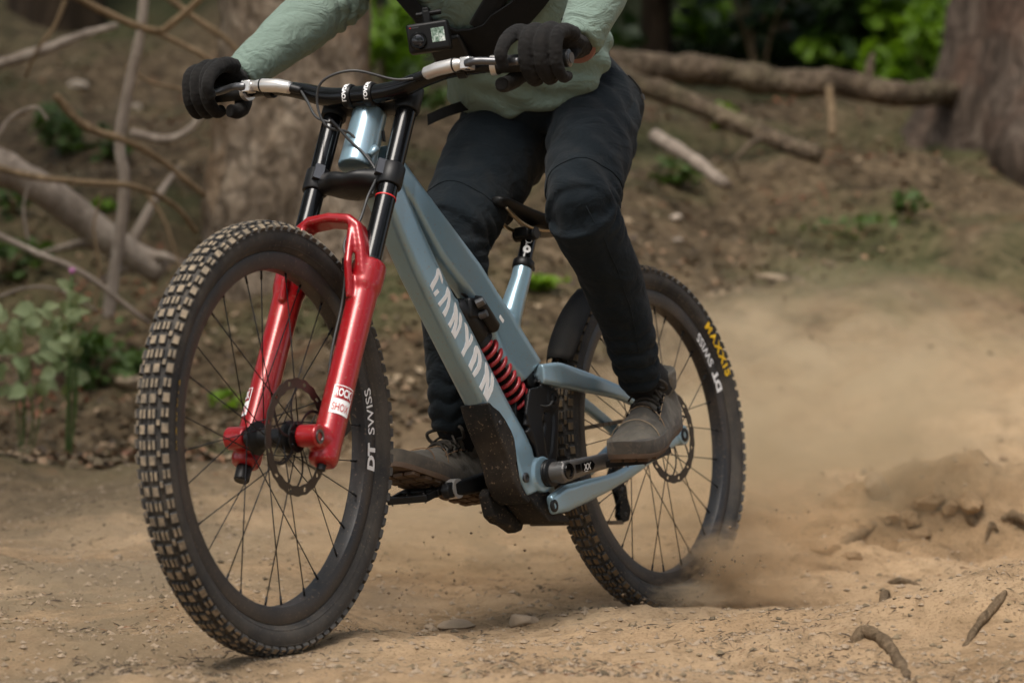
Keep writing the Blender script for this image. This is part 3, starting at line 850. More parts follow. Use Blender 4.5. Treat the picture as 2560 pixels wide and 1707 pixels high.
def grit(rnd, x, y, z):
    s_ = .0013 + .0075 * rnd.random() ** 6
    vs_ = []
    for a, b, c in ((1, 0, 0), (-1, 0, 0), (0, 1, 0), (0, -1, 0), (0, 0, 1), (0, 0, -1)):
        k = s_ * rnd.uniform(.6, 1.4)
        vs_.append((x + a * k + rnd.uniform(-.3, .3) * s_, y + b * k, z + c * k * .7 + s_ * .1))
    return vs_, [(0, 2, 4), (2, 1, 4), (1, 3, 4), (3, 0, 4), (2, 0, 5), (1, 2, 5), (3, 1, 5), (0, 3, 5)], rnd.choice((0, 0, 1, 2))
def needle(rnd, x, y, z):
    L = .004 + .030 * rnd.random() ** 3; a = rnd.gauss(.1, 1.0); w_ = rnd.uniform(.0004, .0011) * (1 + L * 12)
    dx, dy = math.cos(a) * L / 2, math.sin(a) * L / 2; h = rnd.uniform(.0006, .004); t = rnd.uniform(-.25, .25) * L
    px_, py_ = -math.sin(a) * w_, math.cos(a) * w_
    return [(x - dx - px_, y - dy - py_, z + h - t), (x - dx + px_, y - dy + py_, z + h - t), (x + dx, y + dy, z + h + t), (x, y, z + h + w_ * 2.2)], [(0, 1, 3), (1, 2, 3), (2, 0, 3), (0, 2, 1)], rnd.choice((0, 1, 1, 2))
def dead_leaf(rnd, x, y, z):
    L = rnd.uniform(.012, .040); a = rnd.uniform(0, 6.28); w_ = L * rnd.uniform(.25, .45); tl = rnd.gauss(0, .35); rl = rnd.gauss(0, .4)
    ca, sa = math.cos(a), math.sin(a)
    def q(u, v, h): return (x + ca * u - sa * v, y + sa * u + ca * v, z + .008 + h + u * tl + v * rl)
    return [q(-L / 2, 0, 0), q(0, w_, .3 * w_), q(L / 2, 0, 0), q(0, -w_, .3 * w_)], [(0, 1, 2), (0, 2, 3)], (3 if noise.noise(Vector((x * 1.1, y * 1.1, 9))) > .22 and rnd.random() < .7 else rnd.choice((0, 0, 1, 1, 2)))
def near_region(rnd):
    y = 3.95 + 2.9 * rnd.random() ** 1.5
    return rnd.uniform(-.215, .215) * y, y
def patchy(rnd):
    while True:
        x, y = near_region(rnd)
        if noise.noise(Vector((x * 3.1, y * 3.1, 4))) > -.05 + .25 * rnd.random() - (.12 if x < -.3 else 0): return x, y
def slope_region(rnd):
    y = 6.9 + 6 * rnd.random() ** 1.2
    while True:
        x = rnd.uniform(-.24, .24) * y
        if x - (y - 8.3) * .8 < .35 or rnd.random() < .03: return x, y
M['needle'] = mat('brown_needle', (.07, .05, .035), .9)
scatter('grit', 'fine loose grit strewn over the dry trail', 'grit', 15000, near_region, grit, [M['stone'], M['litter'], M['stone']], 1)
scatter('needles', 'dry needles and bark shreds scattered on the trail', 'needles', 4200, patchy, needle, [M['litter'], M['needle'], M['litter2']], 2)
M['litter_red'] = worn('rusty_dead_leaf', (.26, .10, .05), (.13, .06, .035), .9, 2, .4, .6, 1)
scatter('leaf_litter', 'dead brown leaves covering the slope behind', 'leaf litter', 11000, slope_region, dead_leaf, [M['litter'], M['litter2'], M['needle'], M['litter_red']], 3)

# ---------------------------------------------------------------- the mountain bike
# bike space: x forward, y to the rider's left, z up, origin on the rear axle
YAW, PIT, ROL = 4.122075, -.029877, .107072
BT = Vector((.298173, 5.321211, -.206183 + CAM_H))
BM = Matrix.Translation(BT) @ Matrix.Rotation(YAW, 4, 'Z') @ Matrix.Rotation(PIT, 4, 'Y') @ Matrix.Rotation(ROL, 4, 'X')
HA = 1.112152
AX = np.array((-math.cos(HA), 0, math.sin(HA)))
PERP = np.array((math.sin(HA), 0, math.cos(HA)))
F0 = np.array((1.280135, 0, .002781))
P0 = F0 - PERP * .048
STEER = Matrix.Translation(Vector(P0)) @ Matrix.Rotation(.135566, 4, Vector(AX)) @ Matrix.Translation(-Vector(P0))
bike = empty('mountain_bike', None, BM)
tag(bike, 'blue-grey downhill mountain bike with red double-crown fork, ridden on the dusty trail', 'bicycle')


def part(name, mb, mats, steer=False, parent=None, **kw):
    o = mk(name, mb, mats, parent or bike, **kw)
    if steer and parent is None: o.matrix_parent_inverse = Matrix.Identity(4); o.matrix_basis = STEER
    return o


def place(o, steer):
    if steer: o.matrix_basis = STEER
    return o


def leg(s, y, fwd=0.0):
    q = P0 + AX * s + PERP * fwd
    return np.array((q[0], y, q[2]))


# --- wheels
def tyre_profile():
    half = [(.3165, .0150), (.3190, .0160), (.3200, .0188), (.3215, .0200), (.3262, .0234), (.3268, .0246), (.3278, .0250), (.3284, .0246), (.330, .0262), (.339, .0295), (.348, .0292), (.3520, .0284), (.3526, .0293), (.3538, .0290), (.3544, .0277), (.356, .0268), (.3615, .0225), (.3650, .015), (.3665, .007)]
    return half + [(.3672, 0)] + [(r, -y) for r, y in reversed(half)] + [(.3165, -.012), (.3165, .012)]


def wheel(name, label, C, steer, seed, rot0=0.0):
    w_ = part(name, MB().lathe([(.2870, -.0105), (.2870, .0105), (.2885, .0145), (.294, .0172), (.3155, .0178), (.3180, .0170), (.3180, .013), (.3130, .0125), (.3130, -.0125), (.3180, -.013), (.3180, -.0170), (.3155, -.0178), (.294, -.0172), (.2885, -.0145), (.2870, -.0105)], 160, c=C, close=False), M['rim'], steer, sharp=30)
    w_['label'] = label
    mb = MB(); prof = tyre_profile()
    mb.lathe(prof + [prof[0]], 200, c=C, close=False)
    mk('tyre', mb, M['rubber'], w_, 60)
    # tread blocks
    tb = MB(); units = 47
    def block(a, y, tilt, wl, ww, h=.0068, split=False, r0=.3655):
        ca, sa = math.cos(a), math.sin(a)
        er = np.array((ca, 0, sa)); et = np.array((-sa, 0, ca)); ey = np.array((0, 1.0, 0))
        n_ = er * math.cos(tilt) + ey * math.sin(tilt); b_ = ey * math.cos(tilt) - er * math.sin(tilt)
        base = np.array(C) + er * r0 + ey * y - n_ * .0025
        for sx in ((-.30, .30) if split else (0,)):
            wk = ww * (.42 if split else 1)
            cc = base + b_ * sx * ww
            lo = [cc + et * (u * wl / 2) + b_ * (v * wk / 2) for u, v in ((-1, -1), (1, -1), (1, 1), (-1, 1))]
            hi = [cc + n_ * (h + .0025) + et * (u * wl * .415) + b_ * (v * wk * .415) for u, v in ((-1, -1), (1, -1), (1, 1), (-1, 1))]
            md = [l_ * .22 + h_ * .78 + (l_ - cc - (h_ - cc - n_ * (h + .0025))) * .55 for l_, h_ in zip(lo, hi)]
            o = len(tb.v)
            tb.add(lo + md + hi, [(0, 1, 5, 4), (1, 2, 6, 5), (2, 3, 7, 6), (3, 0, 4, 7)], 0)
            tb.f += [(o + 4, o + 5, o + 9, o + 8), (o + 5, o + 6, o + 10, o + 9), (o + 6, o + 7, o + 11, o + 10), (o + 7, o + 4, o + 8, o + 11), (o + 8, o + 9, o + 10, o + 11)]
            tb.m += [0] * 4 + [1]
    for i in range(units):
        a0 = rot0 + 2 * PI * i / units; st = 2 * PI / units
        for sgn in (-1, 1):
            block(a0, sgn * .0080, sgn * .10, .0168, .0122)
            block(a0 + st * .5, sgn * .0078, sgn * .12, .0164, .0124, split=True)
            block(a0 + st * .22, sgn * .0170, sgn * .42, .0105, .0060, r0=.3632)
            block(a0 + st * .05, sgn * .0238, sgn * .80, .0172, .0122, r0=.3585)
            block(a0 + st * .55, sgn * .0232, sgn * .76, .0160, .0122, r0=.3590, split=True)
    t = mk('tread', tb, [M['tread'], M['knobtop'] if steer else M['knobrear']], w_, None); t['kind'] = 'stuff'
    # hub and spokes
    hub = MB()
    hub.lathe([(.010, -.052), (.0145, -.052), (.0145, -.044), (.029, -.036), (.030, -.030), (.019, -.022), (.0165, 0), (.019, .022), (.0285, .030), (.0285, .036), (.016, .042), (.016, .050), (.010, .052)], 28, c=C)
    mk('hub', hub, M['black'], w_, 40)
    ns = 28
    for i in range(ns):
        side = 1 if i % 2 else -1
        ar = rot0 + 2 * PI * (i + .5) / ns
        lead = 1 if (i // 2) % 2 else -1
        ah = ar + lead * math.radians(72)
        p0 = np.array(C) + np.array((math.cos(ah) * .0275, side * (.0335 + lead * .0015), math.sin(ah) * .0275))
        p1 = np.array(C) + np.array((math.cos(ar) * .2885, side * .004, math.sin(ar) * .2885))
        d = (p1 - p0) / np.linalg.norm(p1 - p0)
        sp_ = mk('spoke', MB().tube([p0, p1 - d * .016], .00105, 6), M['spoke'], w_, 180)
        mk('nipple', MB().tube([p1 - d * .017, p1 + d * .002], .0021, 6), M['spoke'], w_, 180)
    # brake rotor
    rb = MB(); na = 132; R0, R1, R2, R3 = .0835, .0885, .0955, .1005; yv = .0475
    for i in range(na):
        a, b = 2 * PI * i / na, 2 * PI * (i + 1) / na
        wv = lambda t_: .0009 * math.sin(11 * t_ * 2)
        for k_, (ra, rb_) in enumerate(((R0, R1), (R1, R2), (R2, R3))):
            if k_ == 1 and (i % 11) in (4, 5): continue
            tw = .035 * (k_ - 1)
            q = [np.array(C) + np.array((math.cos(t_ + s_) * (r_ + wv(t_)), yv, math.sin(t_ + s_) * (r_ + wv(t_)))) for r_, t_, s_ in ((ra, a, 0), (rb_, a, .05), (rb_, b, .05), (ra, b, 0))] if False else \
                [np.array(C) + np.array((math.cos(t_ + (r_ - R0) * 5) * (r_ + wv(t_)), yv, math.sin(t_ + (r_ - R0) * 5) * (r_ + wv(t_)))) for r_, t_ in ((ra, a), (rb_, a), (rb_, b), (ra, b))]
            o = len(rb.v); rb.add(q, [(0, 1, 2, 3)])
    rt = mk('brake_rotor', rb, M['steel'], w_, None, fix=False)
    sm = rt.modifiers.new('s', 'SOLIDIFY'); sm.thickness = .0019; sm.offset = 0
    ca_ = MB()
    ca_.lathe([(.0185, .046), (.027, .046), (.027, .0492), (.0185, .0492)], 24, c=C)
    for i in range(6):
        a = 2 * PI * i / 6 + rot0
        pts = [np.array(C) + np.array((math.cos(a + b) * r, yv, math.sin(a + b) * r)) for r, b in ((.024, 0), (.045, .10), (.066, .28), (.0845, .50))]
        ca_.tube(catmull(pts, 4), .0026, 6, flat=(1, .45), up=(0, 1, 0))
        a2 = a + .35
        ca_.tube([np.array(C) + np.array((math.cos(a2) * .022, yv, math.sin(a2) * .022)), np.array(C) + np.array((math.cos(a2) * .022, yv + .004, math.sin(a2) * .022))], .003, 6)
    mk('rotor_carrier', ca_, M['black'], w_, 40)
    return w_


wf = wheel('front_wheel', 'dusty knobbly front wheel with black rim', F0, True, 1, .03)
wr = wheel('rear_wheel', 'rear wheel with yellow tyre lettering', np.array((0, 0, 0.0)), False, 2, .055)


def ring_text(parent, s, size, C, r0, yfun, phi0, up, mt, bold=.02, space=1.0, sx=1.0, name='lettering', shear=0):
    """letters bent round a wheel face. up: reads towards smaller angles with tops to the hub; else the reverse"""
    v, f = text_verts(s, size, bold, shear, space, sx)
    L = max(a for a, b in v); H = max(b for a, b in v)
    mb = MB(); vs_ = []
    for a, b in v:
        r = r0 - (b - H / 2) if up else r0 + (b - H / 2)
        ph = phi0 - (a - L / 2) / r0 if up else phi0 + (a - L / 2) / r0
        vs_.append((C[0] + r * math.cos(ph), yfun(r), C[2] + r * math.sin(ph)))
    mb.add(vs_, f)
    return mk(name, mb, M[mt], parent, None, fix=False)


def rim_y(r): return .0184 - .0 * r
def tyre_y(r):
    P = [(.3215, .0195), (.330, .0262), (.339, .0295), (.348, .0292), (.356, .0268)]
    return float(np.interp(r, [a for a, b in P], [b for a, b in P])) + .0021


ring_text(wf, 'DT', .0330, F0, .3035, rim_y, math.radians(186.3), True, 'white', .055, .95, 1.12)
ring_text(wf, 'SWISS', .0315, F0, .3035, rim_y, math.radians(170.8), True, 'white', .012, 1.0, 1.02)
ring_text(wf, 'MAXXIS', .014, F0, .3290, tyre_y, math.radians(6), False, 'yellow', .03, 1.6, 1.6)
_rs = MB(); _rs.rings([[(F0[0] + r * math.cos(a), tyre_y(r), F0[2] + r * math.sin(a)) for r in (.3262, .3280)] for a in np.linspace(math.radians(-24), math.radians(-8), 14)], False, False)
mk('tyre_print', _rs, M['redprint'], wf, None, fix=False)
ring_text(wr, 'MAXXIS', .0240, (0, 0, 0), .3385, tyre_y, math.radians(144.3), False, 'yellow', .05, 1.3, 1.35)
ring_text(wr, 'SWISS', .0315, (0, 0, 0), .3035, rim_y, math.radians(140.2), True, 'white', .012, 1.0, 1.02)
ring_text(wr, 'DT', .0330, (0, 0, 0), .3035, rim_y, math.radians(155.6), True, 'white', .055, .95, 1.12)

# --- fork
LY_ = .078
lo = MB()
for sgn in (-1, 1):
    y = sgn * LY_
    lo.tube([leg(s, y) for s in (-.030, -.028, -.020, .05, .12, .20, .27, .305, .318, .345, .362, .368)],
            [.017, .0235, .0262, .0265, .0258, .0256, .0262, .0270, .0305, .0318, .0312, .0275], 32)
    # dropout boss in front of the leg
    lo.tube([leg(.002, sgn * .052, .048), leg(.002, sgn * .092, .046)], [.0195, .0205], 24)
    lo.tube([leg(.012, y, .004), leg(.006, sgn * .074, .028), leg(.003, sgn * .072, .047)], [.024, .022, .0185], 20)
    lo.tube([leg(.055, y - sgn * .002, -.012), leg(.02, y - sgn * .002, -.018), leg(-.02, y - sgn * .002, -.016)], [.012, .016, .012], 14)
arch = [(.335, .080, .010), (.385, .072, .022), (.425, .058, .030), (.436, .040, .034), (.440, .0, .036)]
def band_ring(c, t, hw, ht):
    t = t / np.linalg.norm(t); f_ = PERP - t * (PERP @ t); f_ /= np.linalg.norm(f_); n_ = np.cross(t, f_)
    return [c + f_ * hw * a + n_ * ht * b for a, b in ((-1, .5), (-.7, 1), (.7, 1), (1, .5), (1, -.5), (.7, -1), (-.7, -1), (-1, -.5))]
ap = [leg(s, -y, f) for s, y, f in arch] + [leg(s, y, f) for s, y, f in reversed(arch[:-1])]
lo.rings([band_ring(q, np.array(ap[min(i + 1, len(ap) - 1)]) - np.array(ap[max(i - 1, 0)]), (.022, .021, .020, .020, .020)[min(i, len(ap) - 1 - i)], (.013, .010, .0095, .0095, .009)[min(i, len(ap) - 1 - i)]) for i, q in enumerate(ap)])
for sgn in (-1, 1):
    for fw in (-.006, .046):
        lo.tube([leg(.285, sgn * .070, fw * .55), leg(.345, sgn * .062, fw), leg(.425, sgn * .050, fw * .9 + .002)], [.0075, .0075, .0075], 8)
fork = place(mesh_obj('fork_lower_legs', fuse(lo, .0026, 5), M['red'], bike, 180), True)
fork['label'] = 'glossy red lower legs of the suspension fork'
for sgn in (-1, 1):
    y = sgn * LY_
    st_ = part('stanchion', MB().cyl(leg(.33, y), leg(.74, y), .0187, n=32), M['gloss'], True, sharp=60)
    mk('wiper_seal', MB().tube([leg(.362, y), leg(.374, y)], [.0215, .0200], 28), M['black'], st_, 60)
    for s0, s1 in ((.690, .742), (.528, .572)):
        mk('crown_clamp', MB().tube([leg(s0, y), leg(s0 + .002, y), leg(s1 - .003, y), leg(s1, y)], [.0225, .0238, .0238, .0215], 28), M['black'], st_, 40)
    mk('clamp_plate', MB().tube([leg(.542, y - sgn * .012, .020), leg(.572, y - sgn * .012, .020)], [.013, .012], 4), M['grey'], st_, 20)
    if sgn > 0: mk('travel_band', MB().tube([leg(.502, y), leg(.5045, y)], .0198, 28), M['redband'], st_, 60)
    # axle end, adjuster and foot bolt
    mk('axle_bolt', MB().lathe([(.002, .090), (.010, .090), (.0125, .0925), (.0125, .0945), (.0085, .0945), (.0075, .0915), (.002, .0915)], 20, c=(F0[0], 0 if sgn > 0 else -.186, F0[2])), M['grey'] if sgn > 0 else M['black'], st_, 30)
    mk('foot_bolt', MB().tube([leg(-.029, y), leg(-.040, y)], [.0085, .0075], 8) if sgn > 0 else MB().tube([leg(-.028, y), leg(-.032, y), leg(-.055, y), leg(-.058, y)], [.012, .014, .014, .012], 16), M['black'] if sgn > 0 else M['redprint'] if False else M['black'], st_, 30)
for nm, sc_, thick, w0, fwd in (('upper_crown', .712, .030, .036, .0), ('lower_crown', .547, .044, .040, .004)):
    R_ = []
    for y in np.linspace(-LY_ + .006, LY_ - .006, 17):
        t = 1 - abs(y) / LY_
        hw = .014 + (w0 - .014) * sstep(0, .8, t); hh = thick * (.55 if nm == 'upper_crown' else .5) * (1 - .18 * t)
        c = leg(sc_ + (.004 * t if nm == 'upper_crown' else -.012 * t), y, fwd - .006 * t)
        R_.append([c + PERP * hw * math.cos(a) * (1 if True else 1) + AX * hh * math.sin(a) for a in [2 * PI * k / 20 for k in range(20)]])
    cr = part(nm, MB().rings(R_), M['black'], True, sharp=50)
    if nm == 'lower_crown':
        mk('steerer_recess', MB().tube([leg(.519, 0, -.002), leg(.5265, 0, -.002)], [.017, .0185], 24), M['gloss'], cr, 40)


def leg_label(sgn):
    """white-bordered badge wrapped round the front of a lower leg"""
    y = sgn * LY_; r = .0268; s_c = .085; ac = math.radians(52)
    root_ = None
    def put(u, v, dr=0.0):          # u round the leg, v up the leg
        a = sgn * ac + u / r
        q = P0 + AX * (s_c + v) + PERP * ((r + dr) * math.cos(a))
        return (q[0], y + (r + dr) * math.sin(a), q[2])
    def patch(u0, u1, v0, v1, dr, mt, name, par):
        n = 10; R_ = [[put(u0 + (u1 - u0) * i / n, v, dr) for v in (v0, v1)] for i in range(n + 1)]
        return mk(name, MB().rings(R_, closed=False, cap=False), M[mt], par, 180)
    # seen from the front, u grows towards the rider's left, which is the reader's right
    a = patch(-.019, .019, -.027, .027, .0004, 'white', 'badge', fork)
    patch(-.0172, .0172, .0015, .0252, .0008, 'red', 'badge_field', fork)
    for s, v0, mt, h, bd in (('ROCK', .0058, 'white', .0215, .03), ('SHOX', -.0215, 'redprint', .0215, .0)):
        v, f = text_verts(s, h, bd, 0, 1.0, .70)
        L = max(q for q, _ in v); mb = MB(); k = .031 / L
        mb.add([put((p_ * k - .0155), v0 + q_ * .95, .0013) for p_, q_ in v], f)
        mk('lettering', mb, M[mt], fork, None, fix=False)
leg_label(1); leg_label(-1)

# --- frame
def dt_ring(top, low, wt, wb):
    """six-sided rounded section between an upper and a lower edge point (x, z)"""
    t = np.array((top[0], 0, top[1])); l_ = np.array((low[0], 0, low[1]))
    ud = t - l_; h = np.linalg.norm(ud); ud /= h
    out = []
    for yy, hh in ((-.55, 1.02), (.55, 1.02), (.93, .93), (1, .80)):
        out.append((yy * wt, hh))
    out.append((wb * 1.06, .10)); out.append((wb * .9, .02)); out.append((wb * .55, -.03)); out.append((-wb * .55, -.03)); out.append((-wb * .9, .02)); out.append((-wb * 1.06, .10))
    out += [(-1 * wt, .80), (-.93 * wt, .93)]
    return [l_ + ud * h * b + np.array((0, a, 0)) for a, b in out]


fr = MB()
DT = [((.895, .505), (.935, .450), .030, .026), ((.8757, .472), (.918, .425), .030, .026), ((.8282, .398), (.887, .372), .030, .0245), ((.7897, .342), (.843, .304), .030, .024), ((.7447, .284), (.800, .246), .030, .0235),
      ((.6788, .201), (.732, .158), .030, .0235), ((.6200, .126), (.668, .076), .030, .024), ((.5926, .091), (.643, .044), .030, .024), ((.5624, .0535), (.615, .010), .0305, .025),
      ((.5316, .0165), (.590, -.020), .032, .028), ((.5086, -.0210), (.576, -.045), .034, .030), ((.5020, -.060), (.566, -.080), .036, .032), ((.4930, -.103), (.545, -.115), .036, .032)]
fr.rings([dt_ring(*s) for s in DT])
fr.rings([dt_ring((x, z), (x2, z2), .014, .014) for (x, z), (x2, z2) in (((.745, .283), (.775, .262)), ((.733, .281), (.755, .258)), ((.7025, .266), (.730, .232)), ((.699, .255), (.722, .222)))])
TT = [((.905, .545), (.925, .500), .027, .024), ((.8750, .528), (.893, .482), .027, .024), ((.8302, .4945), (.8400, .440), .0245, .021), ((.7325, .420), (.7560, .344), .0235, .020), ((.6275, .338), (.6750, .282), .0235, .020),
      ((.5750, .285), (.6380, .243), .024, .020), ((.5250, .240), (.6050, .200), .025, .022), ((.4860, .200), (.5850, .150), .027, .024), ((.4450, .155), (.5200, .108), .029, .026)]
fr.rings([dt_ring(*s) for s in TT])
fr.tube([leg(.572, 0), leg(.576, 0), leg(.62, 0), leg(.665, 0), leg(.696, 0)], [.0345, .0350, .0338, .0325, .0320], 36)
fr.tube([(.4480, 0, .349), (.4640, 0, .3180), (.4900, 0, .2780), (.5160, 0, .236), (.53, 0, .20)], [.0193, .0205, .0225, .0250, .026], 28)
fr.tube([(.4900, -.034, -.074), (.4900, .040, -.074)], [.036, .036], 30)
frame = mesh_obj('frame', fuse(fr, .0030, 4), M['frame'], bike, 180)
frame['label'] = 'blue-grey frame with white lettering on the down tube'
LET = {'C' : [(0.7897, 0.3193), (0.7932, 0.317), (0.7956, 0.3072), (0.8002, 0.3002), (0.8077, 0.2921), (0.8135, 0.2846), (0.8072, 0.2755), (0.8023, 0.2827), (0.7956, 0.2907), (0.7896, 0.2988), (0.7876, 0.3086), (0.7849, 0.3039), (0.7824, 0.2972), (0.7783, 0.2899), (0.7762, 0.2975), (0.7789, 0.3051), (0.7829, 0.3137), (0.7872, 0.3194)] , 'Cd' : [(0.7927, 0.2798), (0.8048, 0.2715), (0.7995, 0.265), (0.7873, 0.2739)] , 'A' : [(0.7631, 0.2851), (0.7662, 0.2796), (0.7698, 0.2707), (0.7773, 0.2636), (0.7919, 0.2523), (0.786, 0.2467), (0.7786, 0.2529), (0.7677, 0.2611), (0.7626, 0.2681), (0.7627, 0.2603), (0.7675, 0.2485), (0.7788, 0.235), (0.7721, 0.227), (0.7658, 0.235), (0.7584, 0.2479), (0.7552, 0.2607), (0.7552, 0.2743), (0.76, 0.2828)] , 'N1' : [(0.7417, 0.2569), (0.7444, 0.2485), (0.7453, 0.2387), (0.7527, 0.2258), (0.7631, 0.2138), (0.7567, 0.207), (0.7477, 0.2192), (0.7426, 0.2262), (0.7459, 0.2134), (0.7538, 0.1996), (0.7432, 0.1871), (0.7354, 0.1963), (0.7252, 0.2103), (0.7218, 0.224), (0.7227, 0.2308), (0.7277, 0.238), (0.7302, 0.2276), (0.7309, 0.2159), (0.7359, 0.206), (0.7427, 0.1985), (0.742, 0.1999), (0.7367, 0.2128), (0.7341, 0.2275), (0.7348, 0.2421), (0.7378, 0.2517)] , 'Y' : [(0.7143, 0.2194), (0.713, 0.2103), (0.712, 0.1976), (0.7121, 0.1829), (0.7159, 0.1731), (0.7257, 0.1621), (0.7192, 0.1535), (0.7099, 0.1664), (0.6975, 0.1775), (0.6914, 0.1855), (0.6896, 0.1924), (0.6949, 0.1981), (0.6975, 0.1912), (0.7025, 0.1822), (0.7037, 0.192), (0.7037, 0.2027), (0.7049, 0.2096), (0.7081, 0.2153)] , 'O' : [(0.6831, 0.176), (0.6873, 0.1699), (0.6894, 0.1601), (0.6958, 0.1501), (0.7051, 0.1372), (0.697, 0.1267), (0.6915, 0.1365), (0.6834, 0.1465), (0.6796, 0.1564), (0.6777, 0.1643), (0.6753, 0.1565), (0.6756, 0.1467), (0.6794, 0.1368), (0.6941, 0.1223), (0.6882, 0.1151), (0.6777, 0.1231), (0.6686, 0.1341), (0.6653, 0.147), (0.6665, 0.1577), (0.6704, 0.1675), (0.6772, 0.1756)] , 'N2' : [(0.6525, 0.1448), (0.6555, 0.1354), (0.6561, 0.1235), (0.6638, 0.1106), (0.6744, 0.0972), (0.6674, 0.0892), (0.659, 0.1009), (0.6521, 0.1098), (0.6547, 0.1), (0.6624, 0.0831), (0.6509, 0.0685), (0.6437, 0.0775), (0.6332, 0.0914), (0.6296, 0.1063), (0.6292, 0.1162), (0.6351, 0.1249), (0.6383, 0.113), (0.6398, 0.1012), (0.6466, 0.0893), (0.6508, 0.0831), (0.6502, 0.0838), (0.6456, 0.0971), (0.6434, 0.11), (0.6444, 0.1267), (0.6465, 0.1375)] ,}
bpy.context.view_layer.update()
def on_frame(x, z, lift):
    ok, loc, _, _ = frame.ray_cast(Vector((x, .08, z)), Vector((0, -1, 0)))
    return (x, (loc.y if ok else .03) + lift, z)
for k, poly in LET.items():
    mb = MB(); n = len(poly)
    mb.add([on_frame(x, z, .0009) for x, z in poly] + [on_frame(x, z, -.0015) for x, z in poly], [tuple(range(n))] + [(i, n + i, n + (i + 1) % n, (i + 1) % n) for i in range(n)])
    mk('letter', mb, M['white'], frame, None)
# bolts and ports
def ybolt(parent, x, y, z, r, name='bolt', mt='black', d=.004):
    return mk(name, MB().lathe([(.001, y - d), (r, y - d), (r, y), (r * .80, y + .0012), (r * .52, y + .0012), (r * .48, y - .002), (.001, y - .002)], 20, c=(x, 0, z)), M[mt], parent, 30)
ybolt(frame, .549, .0365, -.079, .010, 'port', 'grey')
port = leg(.648, .032, -.016)
mk('port', MB().box(port, (.006, .004, .020)), M['black'], frame, bevel=.001)
mk('cable_guide', MB().tube([leg(.612, .034, .004), leg(.606, .040, .004), leg(.590, .036, .012)], [.006, .007, .005], 10), M['frame'], frame, 180)

# protective plate on the lower front of the down tube
gp = [(.6432, .0574), (.6260, .0500), (.6076, .0337), (.5900, .0130), (.5812, -.0033), (.5785, -.0250), (.5771, -.0470), (.5740, -.072), (.5691, -.0907), (.555, -.108), (.5400, -.122), (.548, -.130), (.572, -.1180),
      (.596, -.085), (.604, -.055), (.613, -.033), (.632, -.003), (.648, .025), (.657, .045), (.664, .066), (.658, .0665)]
dg_ = part('down_tube_guard', MB().prism(gp, -.031, .0372), M['blackdust'], bevel=.007, seg=3, sharp=40)
mk('slot', MB().prism([(.5840, -.048), (.5815, -.048), (.5775, -.072), (.5800, -.072)], .0368, .0381), M['gloss'], dg_, None)
ybolt(dg_, .630, .0388, .028, .0042, 'bolt', 'grey')
# motor-side belly under the bottom bracket
part('bash_guard', MB().prism([(.545, -.112), (.520, -.132), (.470, -.168), (.396, -.171), (.392, -.166), (.430, -.145), (.455, -.110), (.50, -.095)], -.036, .030), M['blackdust'], bevel=.006, seg=3)

# --- rear suspension
sw = MB()
def bar(pts, hs, ws):
    """flat-sided arm: pts (x, y, z), half heights, half widths"""
    P = catmull(pts, 5); K = len(P)
    idxs = np.linspace(0, len(hs) - 1, K)
    R_ = []
    for i, q in enumerate(P):
        h = np.interp(idxs[i], range(len(hs)), hs); w_ = np.interp(idxs[i], range(len(ws)), ws)
        t = P[min(i + 1, K - 1)] - P[max(i - 1, 0)]; t /= np.linalg.norm(t)
        u = np.array((0, 1.0, 0)); u = u - t * (u @ t); u /= np.linalg.norm(u); n_ = np.cross(t, u)
        if n_[2] < 0: n_ = -n_
        R_.append([q + u * w_ * a + n_ * h * b for a, b in ((-.6, 1), (.6, 1), (1, .7), (1, -.7), (.6, -1), (-.6, -1), (-1, -.7), (-1, .7))])
    return R_
for sgn in (-1, 1):
    sw.rings(bar([(.470, sgn * .034, .1245), (.420, sgn * .042, .1230), (.340, sgn * .048, .1110), (.250, sgn * .054, .0960), (.180, sgn * .058, .0800), (.090, sgn * .064, .0460), (.020, sgn * .066, .0120), (-.004, sgn * .067, .0010)],
                 [.0190, .0255, .0220, .0165, .0130, .0120, .0150, .0180], [.0090, .0130, .0115, .0100, .0090, .0085, .0090, .0090]))
    sw.rings(bar([(.487, sgn * .047, -.136), (.440, sgn * .050, -.124), (.350, sgn * .054, -.1075), (.250, sgn * .058, -.0880), (.150, sgn * .061, -.0560), (.060, sgn * .064, -.0200), (.010, sgn * .066, -.0040)],
                 [.0185, .0265, .0215, .0140, .0125, .0150, .0170], [.0090, .0100, .0095, .0085, .0085, .0090, .0090]))
    sw.tube([(-.006, sgn * .058, 0), (-.006, sgn * .079, 0)], [.0225, .0215], 24)
sw.rings(bar([(.452, -.034, .128), (.456, 0, .130), (.452, .034, .128)], [.016, .017, .016], [.014, .014, .014]))
swing = mesh_obj('swingarm', fuse(sw, .0028, 5), M['frame'], bike, 180)
ybolt(swing, .4870, .0572, -.1370, .0125)
ybolt(swing, -.0060, .0800, 0, .0150, 'axle_bolt')
